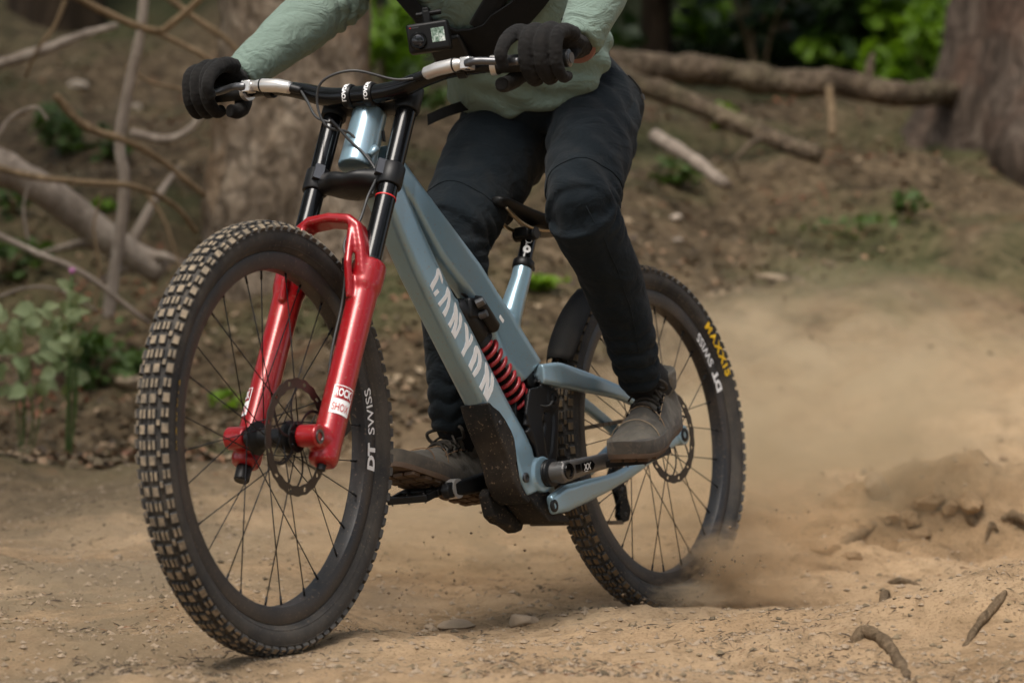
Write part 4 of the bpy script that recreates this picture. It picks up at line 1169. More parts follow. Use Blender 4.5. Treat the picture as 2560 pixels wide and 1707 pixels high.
# black linkage between frame and swingarm
lk_ = MB()
A_, B_, C_, D_ = (.433, .0755), (.474, -.040), (.506, .080), (.520, .020)
for sgn in (-1, 1):
    y = sgn * .029
    for a, b, r in ((A_, B_, .0175), (A_, C_, .016), (C_, D_, .015), (D_, B_, .016), (A_, (.462, .119), .016), ((.447, .035), (.505, .045), .010), ((.425, .03), (.455, -.06), .012)):
        lk_.rings(bar([(a[0], y, a[1]), ((a[0] + b[0]) / 2, y, (a[1] + b[1]) / 2), (b[0], y, b[1])], [r, r * .8, r], [.006, .005, .006]))
    lk_.tube([(A_[0], y - .010, A_[1]), (A_[0], y + .010, A_[1])], .021, 20)
lk_.tube([(.462, -.026, -.02), (.462, .026, -.02)], .030, 20)
lk_.tube([(.475, -.02, .115), (.475, .02, .115)], .020, 20)
def loop_plate(outer, inner, y0, y1, n=36):
    """flat plate between an outer outline and an inner opening"""
    def samp(poly):
        P = np.array(poly + [poly[0]], float); L = np.r_[0, np.cumsum(np.linalg.norm(P[1:] - P[:-1], axis=1))]
        t = np.linspace(0, L[-1], n, endpoint=False)
        return [(np.interp(q, L, P[:, 0]), np.interp(q, L, P[:, 1])) for q in t]
    o_, i_ = samp(outer), samp(inner)
    R2 = [[(x, y0, z) for x, z in o_], [(x, y1, z) for x, z in o_], [(x, y1, z) for x, z in i_], [(x, y0, z) for x, z in i_]]
    mb = MB()
    vs_ = [q for r in R2 for q in r]; fs_ = []
    for k in range(4):
        for j in range(n):
            fs_.append((k * n + j, k * n + (j + 1) % n, ((k + 1) % 4) * n + (j + 1) % n, ((k + 1) % 4) * n + j))
    return mb.add(vs_, fs_)
for sgn in (-1, 1):
    pp = loop_plate([(.515, .095), (.448, .104), (.412, .082), (.418, .030), (.436, -.050), (.470, -.085), (.500, -.050), (.512, .0), (.535, .045)],
                    [(.470, .050), (.449, .055), (.434, .046), (.436, .022), (.450, -.026), (.464, -.046), (.474, -.032), (.476, .006), (.478, .036)], sgn * .030, sgn * .0375)
    lk_.add(pp.v, pp.f)
lk_.prism([(.530, .10), (.44, .10), (.43, -.06), (.50, -.08), (.535, .03)], -.012, .012)
rock_ = mesh_obj('rocker_link', fuse(lk_, .0026, 3), M['black'], bike, 180)
ybolt(rock_, A_[0], .0405, A_[1], .0115, 'bolt', 'black')
# shock with coil spring
sa, sb = np.array((.690, 0, .254)), np.array((.498, 0, .066))
sdv = (sb - sa) / np.linalg.norm(sb - sa); SL = np.linalg.norm(sb - sa)
def sh(t, r=0, a=0):
    n1_ = np.array((0, 1.0, 0)); n2_ = np.cross(sdv, n1_)
    return sa + sdv * SL * t + (n1_ * math.cos(a) + n2_ * math.sin(a)) * r
shock = part('shock', MB().tube([sh(-.04), sh(-.02), sh(.02), sh(.10), sh(.28), sh(.30), sh(.34), sh(.36), sh(.97), sh(1.0), sh(1.06)], [.012, .018, .024, .026, .026, .024, .028, .0205, .0140, .026, .018], 24), M['black'], sharp=40)
coil = []
turns = 8.6
for i in range(int(turns * 22) + 1):
    a = 2 * PI * i / 22; t = .355 + .625 * i / (turns * 22)
    coil.append(sh(t, .0255, a))
mk('coil_spring', MB().tube(coil, .0046, 10), M['redmatte'], shock, 180)
mk('reservoir', MB().tube([sh(.05, .034, -.9), sh(.06, .036, -.9), sh(.32, .036, -.9), sh(.34, .035, -.9)], [.011, .0155, .0155, .011], 22), M['black'], shock, 40)
mk('reservoir_bridge', MB().box(sh(.08, .018, -.9), (.046, .034, .040)), M['black'], shock, bevel=.005)
for t, a, r, s_ in ((.0, -1.5, .034, .010), (.05, -.5, .040, .009), (.14, -.35, .034, .008)):
    mk('adjuster_knob', MB().tube([sh(t, r - .006, a), sh(t, r + .010, a)], [s_, s_ * .9], 9), M['grey'], shock, 20)
mk('badge', MB().prism([(.612, .236), (.600, .226), (.605, .220), (.617, .230)], .0440, .0447), M['white'], shock, None)
mk('cable', MB().tube(catmull([(.5090, .030, .0740), (.480, .036, .062), (.450, .040, .064), (.428, .036, .090), (.420, .030, .118)], 6), .0022, 8), M['hose'], shock, 180)

# --- saddle, seat post and clamp
spo = part('seat_post', MB().tube([(.456, 0, .335), (.4370, 0, .372), (.4190, 0, .4080)], .0155, 24), M['gloss'], sharp=60)
mk('seat_clamp', MB().tube([(.4545, 0, .3385), (.4530, 0, .3415), (.4475, 0, .3530), (.4460, 0, .3560)], [.0200, .0222, .0222, .0195], 24), M['black'], spo, 40)
mk('clamp_screw', MB().tube([(.432, -.008, .340), (.432, .012, .340)], .0055, 10), M['black'], spo, 40)
mk('post_head', MB().tube([(.432, -.026, .411), (.432, .026, .411)], .014, 16).box((.425, 0, .415), (.05, .034, .020)), M['black'], spo, bevel=.003)
def mark(t, w_, h, name, ringed):
    c = np.array((.4370, 0, .372)) * (1 - t) + np.array((.4190, 0, .4080)) * t
    vs_ = []; ax_ = np.array((-.018, 0, .036)); ax_ /= np.linalg.norm(ax_); pn = np.array((.9, 0, .45)); r = .0158
    n = 18; mb = MB()
    for k in range(n):
        a = 2 * PI * k / n
        for rr in ((1, .80) if ringed else (1, .35)):
            u, v = w_ * rr * math.cos(a), h * rr * math.sin(a)
            th_ = math.radians(38) + u / r
            vs_.append(c + ax_ * v + np.array((ax_[2], 0, -ax_[0])) * r * math.cos(th_) + np.array((0, 1, 0)) * r * math.sin(th_))
    mb.add(vs_, [(2 * k, 2 * ((k + 1) % n), 2 * ((k + 1) % n) + 1, 2 * k + 1) for k in range(n)])
    mk(name, mb, M['white'], spo, None, fix=False)
mark(.05, .0085, .0085, 'print', False); mark(.58, .0075, .0075, 'print', True)
R_ = []
for x, hw, z, th_ in ((.535, .008, .474, .012), (.530, .016, .476, .018), (.515, .020, .477, .022), (.480, .022, .474, .024), (.440, .026, .468, .026), (.395, .040, .462, .030), (.350, .058, .461, .034), (.310, .068, .464, .034), (.280, .066, .469, .028), (.270, .050, .472, .016)):
    ring = []
    for k in range(20):
        a = 2 * PI * k / 20
        ring.append((x, hw * math.cos(a) * (1 if math.sin(a) > -.2 else .97), z + (th_ * .35 * math.sin(a) if math.sin(a) > 0 else th_ * .75 * math.sin(a)) - .12 * hw * abs(math.cos(a))))
    R_.append([(q[0], q[1], q[2] - (.53 - q[0]) * .11) for q in ring])
sad = part('saddle', MB().rings(R_), M['saddle'], sharp=70, sub=1)
for sgn in (-1, 1):
    mk('rail', MB().tube(catmull([(.512, sgn * .010, .458), (.490, sgn * .018, .437), (.462, sgn * .022, .424), (.430, sgn * .022, .4195), (.385, sgn * .022, .4195), (.345, sgn * .026, .428), (.318, sgn * .034, .447)], 6), .0035, 8), M['rail'], sad, 180)

# --- handlebar, stem, controls
half = [(.963, 0, .633), (.963, .045, .6335), (.960, .085, .6395), (.956, .130, .6530), (.951, .180, .6630), (.942, .235, .6665), (.925, .310, .6695), (.904, .398, .6730)]
path = catmull([(x, -y, z) for x, y, z in reversed(half[1:])] + half, 6)
rad = [np.interp(abs(q[1]), [0, .05, .10, .18, .4], [.0178, .0178, .0172, .0130, .0111]) for q in path]
hb = part('handlebar', MB().tube(path, rad, 20), M['gloss'], True, sharp=180)
hb['label'] = 'black riser handlebar'
def bar_text(s, y0, size, bold, sx, zoff):
    v, f = text_verts(s, size, bold, .15, 1.0, sx); mb = MB(); vs_ = []
    for a, b in v:
        y = y0 + a; i = int(np.argmin([abs(q[1] - y) for q in path])); r = rad[i] + .0006
        cx = np.interp(y, [q[1] for q in path], [q[0] for q in path]); cz = np.interp(y, [q[1] for q in path], [q[2] for q in path])
        an = (b - size * .36 + zoff) / r
        vs_.append((cx + r * math.cos(an), y, cz + r * math.sin(an)))
    mb.add(vs_, f); return mb
stem = part('stem', MB().box((.944, 0, .6300), (.055, .050, .034)).tube([leg(.733, -.018, .012), leg(.733, .018, .012)], [.014, .014], 14), M['black'], True, bevel=.004)
for sgn in (-1, 1):
    cl = mk('bar_clamp', MB().tube([(.963, sgn * .014, .633), (.963, sgn * .017, .633), (.963, sgn * .028, .633), (.963, sgn * .031, .633)], [.0205, .0225, .0225, .0205], 28), M['black'], stem, 40)
v, f = text_verts('LOADED', .0115, .05, 0, 1.0, 1.0)
L = max(a for a, b in v)
mk('lettering', MB().add([(.963 + .0229 * math.cos(.45 + (a - L / 2) / .0229), .0185 + b * .95, .633 + .0229 * math.sin(.45 + (a - L / 2) / .0229)) for a, b in v], f), M['white'], stem, None, fix=False)
mk('lettering', MB().add([(.963 + .0229 * math.cos(.45 + (a - L / 2) / .0229), -.0275 + b * .95, .633 + .0229 * math.sin(.45 + (a - L / 2) / .0229)) for a, b in v], f), M['white'], stem, None, fix=False)


def barp(y):
    i = [q[1] for q in path]
    return np.array((np.interp(y, i, [q[0] for q in path]), y, np.interp(y, i, [q[2] for q in path])))


def sd_(y, s, dx=0, dz=0):
    q = barp(s * y); return q + np.array((dx, 0, dz))
for s in (-1, 1):
    g = MB(); P = [sd_(y, s) for y in (.262, .264, .272, .275, .280, .39, .396, .398)]
    g.tube(P, [.015, .0175, .0175, .0155, .0160, .0160, .0165, .0150], 24)
    go = part('grip', g, M['grip'], True, sharp=40)
    mk('lock_ring', MB().tube([sd_(.258, s), sd_(.268, s)], .0182, 24), M['silver'], go, 40)
    mk('end_cap', MB().tube([sd_(.395, s), sd_(.3985, s), sd_(.402, s)], [.0165, .0165, .010], 24).lathe([(.0070, 0), (.0100, 0), (.0100, .0012), (.0070, .0012)], 18, c=(sd_(.402, s)[0], s * .4022, sd_(.402, s)[2])), M['grey'] if s > 0 else M['black'], go, 30)
    # brake: master cylinder alongside the bar, clamp, lever blade
    bl = part('brake_master_cylinder', MB().tube([sd_(.142, s, .020, .002), sd_(.145, s, .021, .002), sd_(.168, s, .024, .003), sd_(.205, s, .030, .003), sd_(.214, s, .032, .003), sd_(.230, s, .034, .002)], [.0085, .0118, .0128, .0128, .0105, .0075], 20), M['silver'], True, sharp=40)
    mk('hose_nut', MB().tube([sd_(.120, s, .018, .001), sd_(.124, s, .018, .001), sd_(.144, s, .021, .002)], [.0055, .0080, .0085], 14), M['black'], bl, 40)
    mk('bar_clamp', MB().tube([sd_(.196, s, 0, -.001), sd_(.212, s, 0, -.001)], .0165, 20).box(sd_(.204, s, .018, 0), (.026, .014, .018)), M['black'], bl, bevel=.0015)
    mk('band', MB().tube([sd_(.203, s, .0297, .003), sd_(.206, s, .0302, .003)], .0133, 20), M['black'], bl, 40)
    mk('lever_bracket', MB().prism([(0, 0)] * 0 or [(-.010, -.010), (.014, -.010), (.014, .012), (-.010, .014)], -.010, .010).xf(lambda v_: v_ + sd_(.232, s, .036, 0)), M['silver'], bl, bevel=.002)
    mk('lever_blade', MB().tube(catmull([sd_(.234, s, .046, 0), sd_(.252, s, .054, .001), sd_(.272, s, .050, .000), sd_(.305, s, .046, -.004), sd_(.330, s, .050, -.006)], 6), [.0068] * 4 + [.0058] * 21, 12, flat=(1, 1.25)), M['grey'], bl, 180)
    mk('lever_pivot', MB().tube([sd_(.236, s, .046, -.012), sd_(.236, s, .046, .014)], .0045, 12), M['black'], bl, 40)
# brake hoses, from each lever to the crossing in front of the head tube and on down
P_l = [sd_(.122, 1, .018, .001), sd_(.085, 1, .030, .012), sd_(.02, 1, .060, .036), sd_(.035, -1, .075, .020), sd_(.050, -1, .072, -.020), sd_(.034, -1, .066, -.062), (.995, -.006, .560), (.992, .030, .515), (1.002, .052, .476), leg(.50, .062, .022), leg(.45, .064, .024)]
part('brake_hose', MB().tube(catmull(P_l[:10], 8), .0025, 8), M['hose'], True, sharp=180)
P_r = [sd_(.122, -1, .018, .001), sd_(.095, -1, .036, -.016), sd_(.062, -1, .056, -.044), (1.018, -.024, .574), (1.006, .000, .545), (1.000, .030, .515), (1.008, .056, .478), leg(.49, .060, .030), leg(.44, .055, .030), leg(.39, .045, .045), leg(.345, .055, .040), leg(.28, .052, .018), leg(.18, .050, .010), leg(.09, .054, -.010), leg(.05, .06, -.022)]
hz = part('brake_hose', MB().tube(catmull(P_r, 8), .0026, 8), M['hose'], True, sharp=180)
mk('hose_guide', MB().box(leg(.345, .056, .040), (.012, .012, .022)), M['black'], hz, bevel=.002)
mk('hose_joint', MB().tube([(1.0215, -.030, .582), (1.015, -.018, .568)], .0040, 10), M['black'], hz, 40)

# --- drivetrain
BB = np.array((.478, 0, -.072)); CR = np.array((.1640, 0, -.0215))
def crank(s):
    d = CR * (1 if s < 0 else -1); y = s * .078
    a = BB + np.array((0, y, 0)); b = a + d + np.array((0, s * .008, 0))
    mb = MB(); mb.rings(bar([a - d * .08, a + d * .25, a + d * .65, b + d * .07], [.0220, .0190, .0165, .0150], [.0110, .0090, .0080, .0080]))
    mb.tube([BB + np.array((0, s * .048, 0)), BB + np.array((0, s * .088, 0))], [.0215, .0205], 24)
    mb.tube([b - np.array((0, s * .009, 0)), b + np.array((0, s * .009, 0))], [.0145, .0145], 20)
    return mesh_obj('crank_arm', fuse(mb, .0022, 3), M['crankm'] if s > 0 else M['black'], bike, 180), a, b, d
for s in (1, -1):
    co_, a, b, d = crank(s)
    if s > 0:
        mk('bearing_cup', MB().lathe([(.012, .038), (.0265, .038), (.0275, .041), (.0265, .044), (.0275, .047), (.0265, .050), (.0275, .053), (.0225, .055), (.012, .055)], 36, c=BB), M['black'], co_, 20)
        mk('axle_cap', MB().lathe([(.001, .0895), (.0100, .0895), (.0108, .0925), (.0155, .0925), (.0160, .0915), (.0160, .080), (.001, .080)], 24, c=BB), M['gloss'], co_, 30)
        u = d / np.linalg.norm(d); up_ = np.array((-u[2], 0, u[0])) * (1 if u[0] > 0 else -1)
        def onc(t, v_, yy): q = BB + u * t + up_ * v_; return (q[0], yy, q[2])
        mk('window', MB().add([onc(t, v_, .0885) for t, v_ in ((.028, -.008), (.047, -.007), (.047, .008), (.028, .009))], [(0, 1, 2, 3)]), M['gloss'], co_, None, fix=False)
        mk('panel', MB().add([onc(t, v_, .0893 + .00004 * 0) for t, v_ in ((.050, -.008), (.090, -.010), (.100, 0), (.090, .009), (.050, .009))], [(0, 1, 2, 3, 4)]), M['gloss'], co_, None, fix=False)
        v, f = text_verts('XX', .019, .01, .25, .9, 1.0)
        mk('lettering', MB().add([onc(.055 + a_ * 1.0, (b_ - .007) * 1, .0899) for a_, b_ in v], f), M['white'], co_, None, fix=False)
        mk('lettering', MB().add([onc(t, v_, .0899) for t, v_ in ((.058, -.0095), (.070, -.0095), (.070, -.0085), (.058, -.0085))], [(0, 1, 2, 3)]), M['white'], co_, None, fix=False)
    else:
        mk('end_boot', MB().tube([b + np.array((-.020, .011, .003)), b + np.array((-.020, -.011, .003))], .0195, 20), M['silver'], co_, 40)
    # flat pedal; tilted with the foot
    tilt = math.radians(-12) if s > 0 else math.radians(-15)
    ct, st_ = math.cos(tilt), math.sin(tilt)
    Rm = np.array(((ct, 0, -st_), (0, 1, 0), (st_, 0, ct))) if s < 0 else np.array(((ct, 0, -st_), (0, 1, 0), (st_, 0, ct)))
    pc = b + np.array((0, s * .066, 0))
    pm = MB()
    for (cx, cy, lx, ly) in ((.046, 0, .010, .096), (-.046, 0, .010, .096), (0, .043, .10, .010), (0, -.043, .10, .010), (0, 0, .024, .10), (.0, .018, .10, .006), (0, -.018, .10, .006)):
        pm.box((cx, cy, 0), (lx, ly, .0145))
    pm.xf(lambda v_: pc + Rm @ v_)
    pe = part('pedal', pm, M['black'], bevel=.0016)
    for (ix, iy) in ((.046, .040), (.046, -.040), (.046, 0), (-.046, .040), (-.046, -.040), (-.046, 0)):
        q = pc + Rm @ np.array((ix, iy, 0)); nn_ = Rm @ np.array((0, 0, 1.0))
        mk('pin', MB().tube([q - nn_ * .0105, q + nn_ * .0105], .0017, 6), M['grey'], pe, 40)
    mk('axle', MB().tube([b, pc - np.array((0, s * .03, 0))], .0065, 12), M['steel'], pe, 40)
# chainring, guide, chain, cassette, derailleur
cg = MB(); R_in, R_out, nt_ = .050, .0720, 34
for i in range(nt_ * 2):
    pass
prof = []
for i in range(nt_ * 4):
    a = 2 * PI * i / (nt_ * 4); r = R_out + (.0035 if i % 4 in (0, 1) else -.0025); prof.append((BB[0] + r * math.cos(a), BB[2] + r * math.sin(a)))
cro = part('chainring', MB().prism(prof, -.0525, -.0495), M['black'], sharp=20)
gpoly = [(.5630, -.0930), (.5760, -.1060), (.5640, -.1500), (.5450, -.1620), (.5200, -.1680), (.4850, -.1840), (.4640, -.1800), (.4520, -.1600), (.4620, -.1480), (.5000, -.1420), (.5300, -.1240), (.5480, -.1000)]
cgd = part('chain_guide', MB().prism(gpoly, -.0640, -.0380), M['blackdust'], bevel=.005, seg=3)
for k in range(5):
    mk('rib', MB().box((.485 + .014 * k, -.0645, -.160 + .006 * k), (.005, .003, .016), [[.9, 0, .3], [0, 1, 0], [-.3, 0, .9]]), M['black'], cgd, bevel=.001)
part('upper_chain_guide', MB().prism([(.56, .0), (.575, -.03), (.565, -.058), (.548, -.05), (.552, -.02), (.54, .004)], -.058, -.044), M['blackdust'], bevel=.004)
ch = MB(); cp = []
def cpath(a, b, n):
    return [np.array(a) + (np.array(b) - np.array(a)) * i / n for i in range(n + 1)]
for seg in (cpath((.47, -.051, -.002), (.02, -.055, .041), 36), cpath((.455, -.051, -.1420), (.405, -.053, -.166), 5), cpath((.405, -.053, -.168), (.045, -.062, -.1755), 29)):
    for i in range(len(seg) - 1):
        a, b = seg[i], seg[i + 1]; d = (b - a); w_ = .0042 if i % 2 else .0030
        for sg in (-1, 1):
            c = (a + b) / 2 + np.array((0, sg * w_, 0)); Lc = np.linalg.norm(d) * 1.28
            dd = d / np.linalg.norm(d); nn_ = np.array((-dd[2], 0, dd[0]))
            ch.add([c + dd * Lc / 2 * x_ + nn_ * .0042 * z_ + np.array((0, .0006 * y_, 0)) for x_ in (-1, 1) for y_ in (-1, 1) for z_ in (-1, 1)], [(0, 1, 3, 2), (4, 6, 7, 5), (0, 4, 5, 1), (2, 3, 7, 6), (0, 2, 6, 4), (1, 5, 7, 3)])
        ch.tube([a - np.array((0, .005, 0)), a + np.array((0, .005, 0))], .0036, 8)
o = part('chain', ch, M['chain'], sharp=30); o['kind'] = 'stuff'
cs = MB()
for k, r in enumerate((.020, .024, .028, .032, .036, .041, .046)):
    cs.lathe([(.012, -.062 + .0048 * k), (r, -.062 + .0048 * k), (r, -.0600 + .0048 * k), (.012, -.0600 + .0048 * k)], 40)
part('cassette', cs, M['steel'], sharp=30)
dr = part('rear_derailleur', MB().prism([(.060, -.085), (.050, -.070), (.020, -.030), (.004, -.010), (-.016, -.016), (-.006, -.040), (.022, -.095), (.040, -.105)], -.090, -.072), M['blackdust'], bevel=.004)
for yy in (-.0705, -.0585):
    mk('cage', MB().prism([(.062, -.104), (.040, -.086), (.022, -.100), (.020, -.125), (.010, -.150), (.022, -.172), (.044, -.176), (.058, -.162), (.050, -.138)], yy - .0012, yy + .0012), M['blackdust'], dr, bevel=.0008)
for jx, jz in ((.042, -.104), (.036, -.158)):
    mk('jockey_wheel', MB().prism([(jx + (.0165 if i % 4 < 2 else .0130) * math.cos(2 * PI * i / 48), jz + (.0165 if i % 4 < 2 else .0130) * math.sin(2 * PI * i / 48)) for i in range(48)], -.0675, -.0615), M['black'], dr, sharp=20)
ybolt(dr, .042, -.0560, -.104, .0045, 'bolt', 'grey'); ybolt(dr, .036, -.0560, -.158, .0045, 'bolt', 'grey')
part('brake_caliper', MB().box((.040, .066, .050), (.055, .026, .030), [[.8, 0, -.6], [0, 1, 0], [.6, 0, .8]]), M['silver'], bevel=.004)
part('brake_caliper', MB().box(leg(.075, .062, -.040), (.040, .026, .055), [[.9, 0, .44], [0, 1, 0], [-.44, 0, .9]]), M['black'], True, bevel=.004)
# rear mudguard over the tyre
R_ = []
for i in range(15):
    ph = math.radians(24 + 28 * i / 14); t = i / 14
    rr = .402 - .008 * t; hw = .038 - .010 * abs(2 * t - .9) ** 3
    ring = []
    for k in range(13):
        b = -1 + 2 * k / 12
        r = rr - .026 * abs(b) ** 2.4
        ring.append((r * math.cos(ph), b * hw, r * math.sin(ph)))
    R_.append(ring)
mg = part('mudguard', MB().rings(R_, closed=False, cap=False), M['guard'], sharp=180)
sm = mg.modifiers.new('s', 'SOLIDIFY'); sm.thickness = .002
mk('stay', MB().tube(catmull([(.385, -.03, .165), (.42, -.028, .155), (.45, -.025, .14)], 4), .004, 8), M['black'], mg, 180)

# ---------------------------------------------------------------- the rider (same space as the bike)
person = empty('person', None, BM)
tag(person, 'rider in sage green jersey and black trousers standing on the pedals, leaning over the bars', 'person')


def stb(v):
    return np.array(STEER @ Vector(v))


def ell_ring(c, axis, side, a, b, n=28, p=2.2):
    """ring in the plane across axis; a along side, b along the other direction, squarish when p > 2"""
    axis = np.array(axis, float); axis /= np.linalg.norm(axis)
    side = np.array(side, float); side = side - axis * (side @ axis); side /= np.linalg.norm(side)
    o = np.cross(axis, side)
    out = []
    for k in range(n):
        t = 2 * PI * k / n; ct, st_ = math.cos(t), math.sin(t)
        out.append(np.array(c) + side * a * math.copysign(abs(ct) ** (2 / p), ct) + o * b * math.copysign(abs(st_) ** (2 / p), st_))
    return out


def limb(mb, pts, rads, n=24, flat=None):
    P = catmull(pts, 6); K = len(P)
    rr = np.interp(np.linspace(0, len(rads) - 1, K), range(len(rads)), rads)
    mb.tube(P, rr, n, flat=flat)
    return P


def ball(mb, c, r, n=14):
    R_ = []
    for i in range(1, n):
        t = PI * i / n
        R_.append([(c[0] + r[0] * math.sin(t) * math.cos(2 * PI * k / 20), c[1] + r[1] * math.sin(t) * math.sin(2 * PI * k / 20), c[2] - r[2] * math.cos(t)) for k in range(20)])
    mb.rings(R_)


def limb_folds(paths):
    """paths: (points, function(t, s, angle vector) -> offset). Nearest path decides"""
    def fn(co, no):
        best = np.full(len(co), 1e9); which = np.zeros(len(co), int); tt = np.zeros(len(co)); ang = np.zeros((len(co), 3)); ss = np.zeros(len(co))
        for pi_, (P, _) in enumerate(paths):
            P = np.array(P); acc = 0
            lens = np.linalg.norm(P[1:] - P[:-1], axis=1); tot = lens.sum()
            for i in range(len(P) - 1):
                a, b = P[i], P[i + 1]; d = b - a; L2 = d @ d
                t = np.clip(((co - a) @ d) / L2, 0, 1); q = a + t[:, None] * d
                dv = co - q; dist = np.linalg.norm(dv, axis=1)
                mm = dist < best
                best[mm] = dist[mm]; which[mm] = pi_; ss[mm] = acc + t[mm] * lens[i]; tt[mm] = ss[mm] / tot
                ang[mm] = dv[mm] / (dist[mm][:, None] + 1e-9)
                acc += lens[i]
        out = np.zeros(len(co))
        for i in range(len(co)):
            out[i] = paths[which[i]][1](tt[i], ss[i], ang[i], co[i])
        return out
    return fn


def nv(x, y, z): return noise.noise(Vector((x, y, z)))


# joints
Lhip, Lknee, Lank = np.array((.268, .088, .668)), np.array((.565, .215, .415)), np.array((.300, .163, .098))
Rhip, Rknee, Rank = np.array((.275, -.100, .675)), np.array((.575, -.092, .410)), np.array((.520, -.148, .035))

# --- trousers
pm = MB()
ball(pm, (.250, 0, .705), (.125, .150, .115))
ball(pm, (.222, .050, .668), (.105, .095, .110)); ball(pm, (.228, -.055, .672), (.105, .100, .110))
ball(pm, (.330, 0, .705), (.105, .145, .090)); ball(pm, (.310, 0, .775), (.095, .148, .090))
pl_L1 = limb(pm, [Lhip + np.array((-.01, -.005, .015)), Lhip * .7 + Lknee * .3 + np.array((0, 0, .005)), Lhip * .35 + Lknee * .65 + np.array((.0, 0, .006)), Lknee + np.array((.0, 0, 0))], [.095, .091, .081, .068], flat=(1.0, 1.0))
pl_L2 = limb(pm, [Lknee, Lknee * .75 + Lank * .25 + np.array((-.022, 0, .0)), Lknee * .45 + Lank * .55 + np.array((-.030, 0, .0)), Lknee * .15 + Lank * .85 + np.array((-.008, 0, 0)), Lank], [.068, .063, .056, .045, .039])
pl_R1 = limb(pm, [Rhip + np.array((-.02, .0, .02)), Rhip * .7 + Rknee * .3 + np.array((0, 0, .005)), Rhip * .35 + Rknee * .65, Rknee], [.110, .104, .092, .078])
pl_R2 = limb(pm, [Rknee, Rknee * .75 + Rank * .25 + np.array((-.010, 0, 0)), Rknee * .45 + Rank * .55 + np.array((-.014, 0, 0)), Rknee * .15 + Rank * .85, Rank], [.076, .072, .063, .048, .040])
for kn, r_ in ((Lknee, .0610), (Rknee, .0690)):
    ball(pm, kn + np.array((-.010, 0, .004)), (r_, r_, r_))
def crease(ph, a):
    """rounded cloth roll between sharp valleys"""
    return a * (abs(math.sin(ph)) ** .7 - .7)
def thigh_f(seed, back):
    def f(t, s, a, co):
        k = nv(a[0] * 1.3 + t * 7 + seed, a[1] * 1.3 - t * 5, a[2] * 1.3 + t * 2)
        w_ = .0085 * k + .0022 * nv(co[0] * 40, co[1] * 18 + seed, co[2] * 40)
        knee = sstep(.66, .95, t) * max(0, a @ back + .25) ** .6
        drag = max(0, 1 - abs(t - .22) / .22) * crease(co[0] * 26 + co[2] * 34 + co[1] * 12 + seed + 2 * nv(co[0] * 8, co[1] * 8, co[2] * 8), .0075)
        return w_ + drag + knee * crease(s * 125 + 2.5 * nv(a[0] * 2, a[1] * 2, seed), .009)
    return f
def shin_f(seed, back):
    def f(t, s, a, co):
        k = nv(a[0] * 1.2 + t * 5 + seed, a[1] * 1.2 - t * 4, a[2] * 1.2)
        knee = (1 - sstep(.03, .30, t)) * max(0, a @ back + .2) ** .6
        low = sstep(.55, .85, t)
        ph = s * 190 + 3.6 * nv(a[0] * 1.4 + seed, a[1] * 1.4, a[2] * 1.4 + t * 2)
        return .0042 * k + .0016 * nv(co[0] * 45, co[1] * 45 + seed, co[2] * 22) + knee * crease(s * 125 + 2.5 * nv(a[0] * 2, a[1] * 2, seed + 3), .012) + low * (crease(ph * .5, .0062) + .003)
    return f
bk = np.array((-.8, 0, -.6)); bk2 = np.array((-1.0, 0, -.1))
me = fuse(pm, .0046, 9, limb_folds([(pl_L1, thigh_f(1, bk)), (pl_L2, shin_f(2, bk2)), (pl_R1, thigh_f(5, bk)), (pl_R2, shin_f(6, bk2))]))
tr = mesh_obj('trousers', me, M['pants'], person, 180)
tr['label'] = 'black tapered riding trousers with folds at knee and ankle'
bpy.context.view_layer.update()
def on_cloth(ob, p0, d):
    """nearest skin point of a garment along a direction, in its own space"""
    ok, loc, nn_, _ = ob.closest_point_on_mesh(Vector(p0) + Vector(d) * .03)
    return np.array(loc + nn_ * .001)
# seams above both knees, hip pocket zip, waist strap
for P, r, tq in ((pl_L1, .076, .86), (pl_R1, .084, .86)):
    i = int(tq * (len(P) - 1)); c = P[i]; ax_ = P[i + 1] - P[i - 1]
    ring = ell_ring(c, ax_, (0, 1, 0), r + .0005, r + .0005, 40, 2)
    sel = [on_cloth(tr, q, (0, 0, 0)) for q in ring + ring[:1]]
    mk('seam', MB().tube(sel, .0011, 5, cap=False), M['pants'], tr, 180)
for P_, cx in ((pl_L2, .035), (pl_R2, .035)):
    ln_ = [on_cloth(tr, P_[i] + np.array((.05, .045, 0)), (0, 0, 0)) for i in range(0, len(P_) - 6, 2)]
    mk('seam', MB().tube(ln_, .0010, 5), M['pants'], tr, 180)
zp = [on_cloth(tr, (.262 - .030 * q, .150 + .01 * q, .735 - .045 * q), (0, 1, 0)) for q in (0, .33, .66, 1)]
mk('pocket_zip', MB().tube(zp, [.0022] * 4, 6), M['black'], tr, 40)
mk('zip_pull', MB().tube([zp[-1], zp[-1] + np.array((-.004, .002, -.012))], [.0040, .0035], 6), M['grey'], tr, 40)

# --- jersey: trunk and both sleeves in one skin
Lgrip, Rgrip = stb(barp(.366)), stb(barp(-.366))
Lwri = Lgrip + np.array((-.092, .006, .042)); Rwri = Rgrip + np.array((-.086, .004, .046))
Lelb, Relb = np.array((.665, .385, .860)), np.array((.625, -.275, .925))
Lsh, Rsh = np.array((.600, .185, 1.060)), np.array((.590, -.190, 1.070))
jm = MB()
spine = [((.350, 0, .757), (.86, 0, .51), .166, .118), ((.360, 0, .764), (.86, 0, .51), .172, .126), ((.410, 0, .820), (.79, 0, .61), .166, .124), ((.470, 0, .893), (.74, 0, .67), .166, .122),
         ((.535, 0, .968), (.72, 0, .69), .178, .122), ((.605, 0, 1.030), (.72, 0, .69), .175, .110), ((.665, 0, 1.085), (.7, 0, .71), .110, .075), ((.690, 0, 1.110), (.7, 0, .71), .065, .062)]
jm.rings([ell_ring(c, ax_, (0, 1, 0), a, b, 36, 2.4) for c, ax_, a, b in spine])
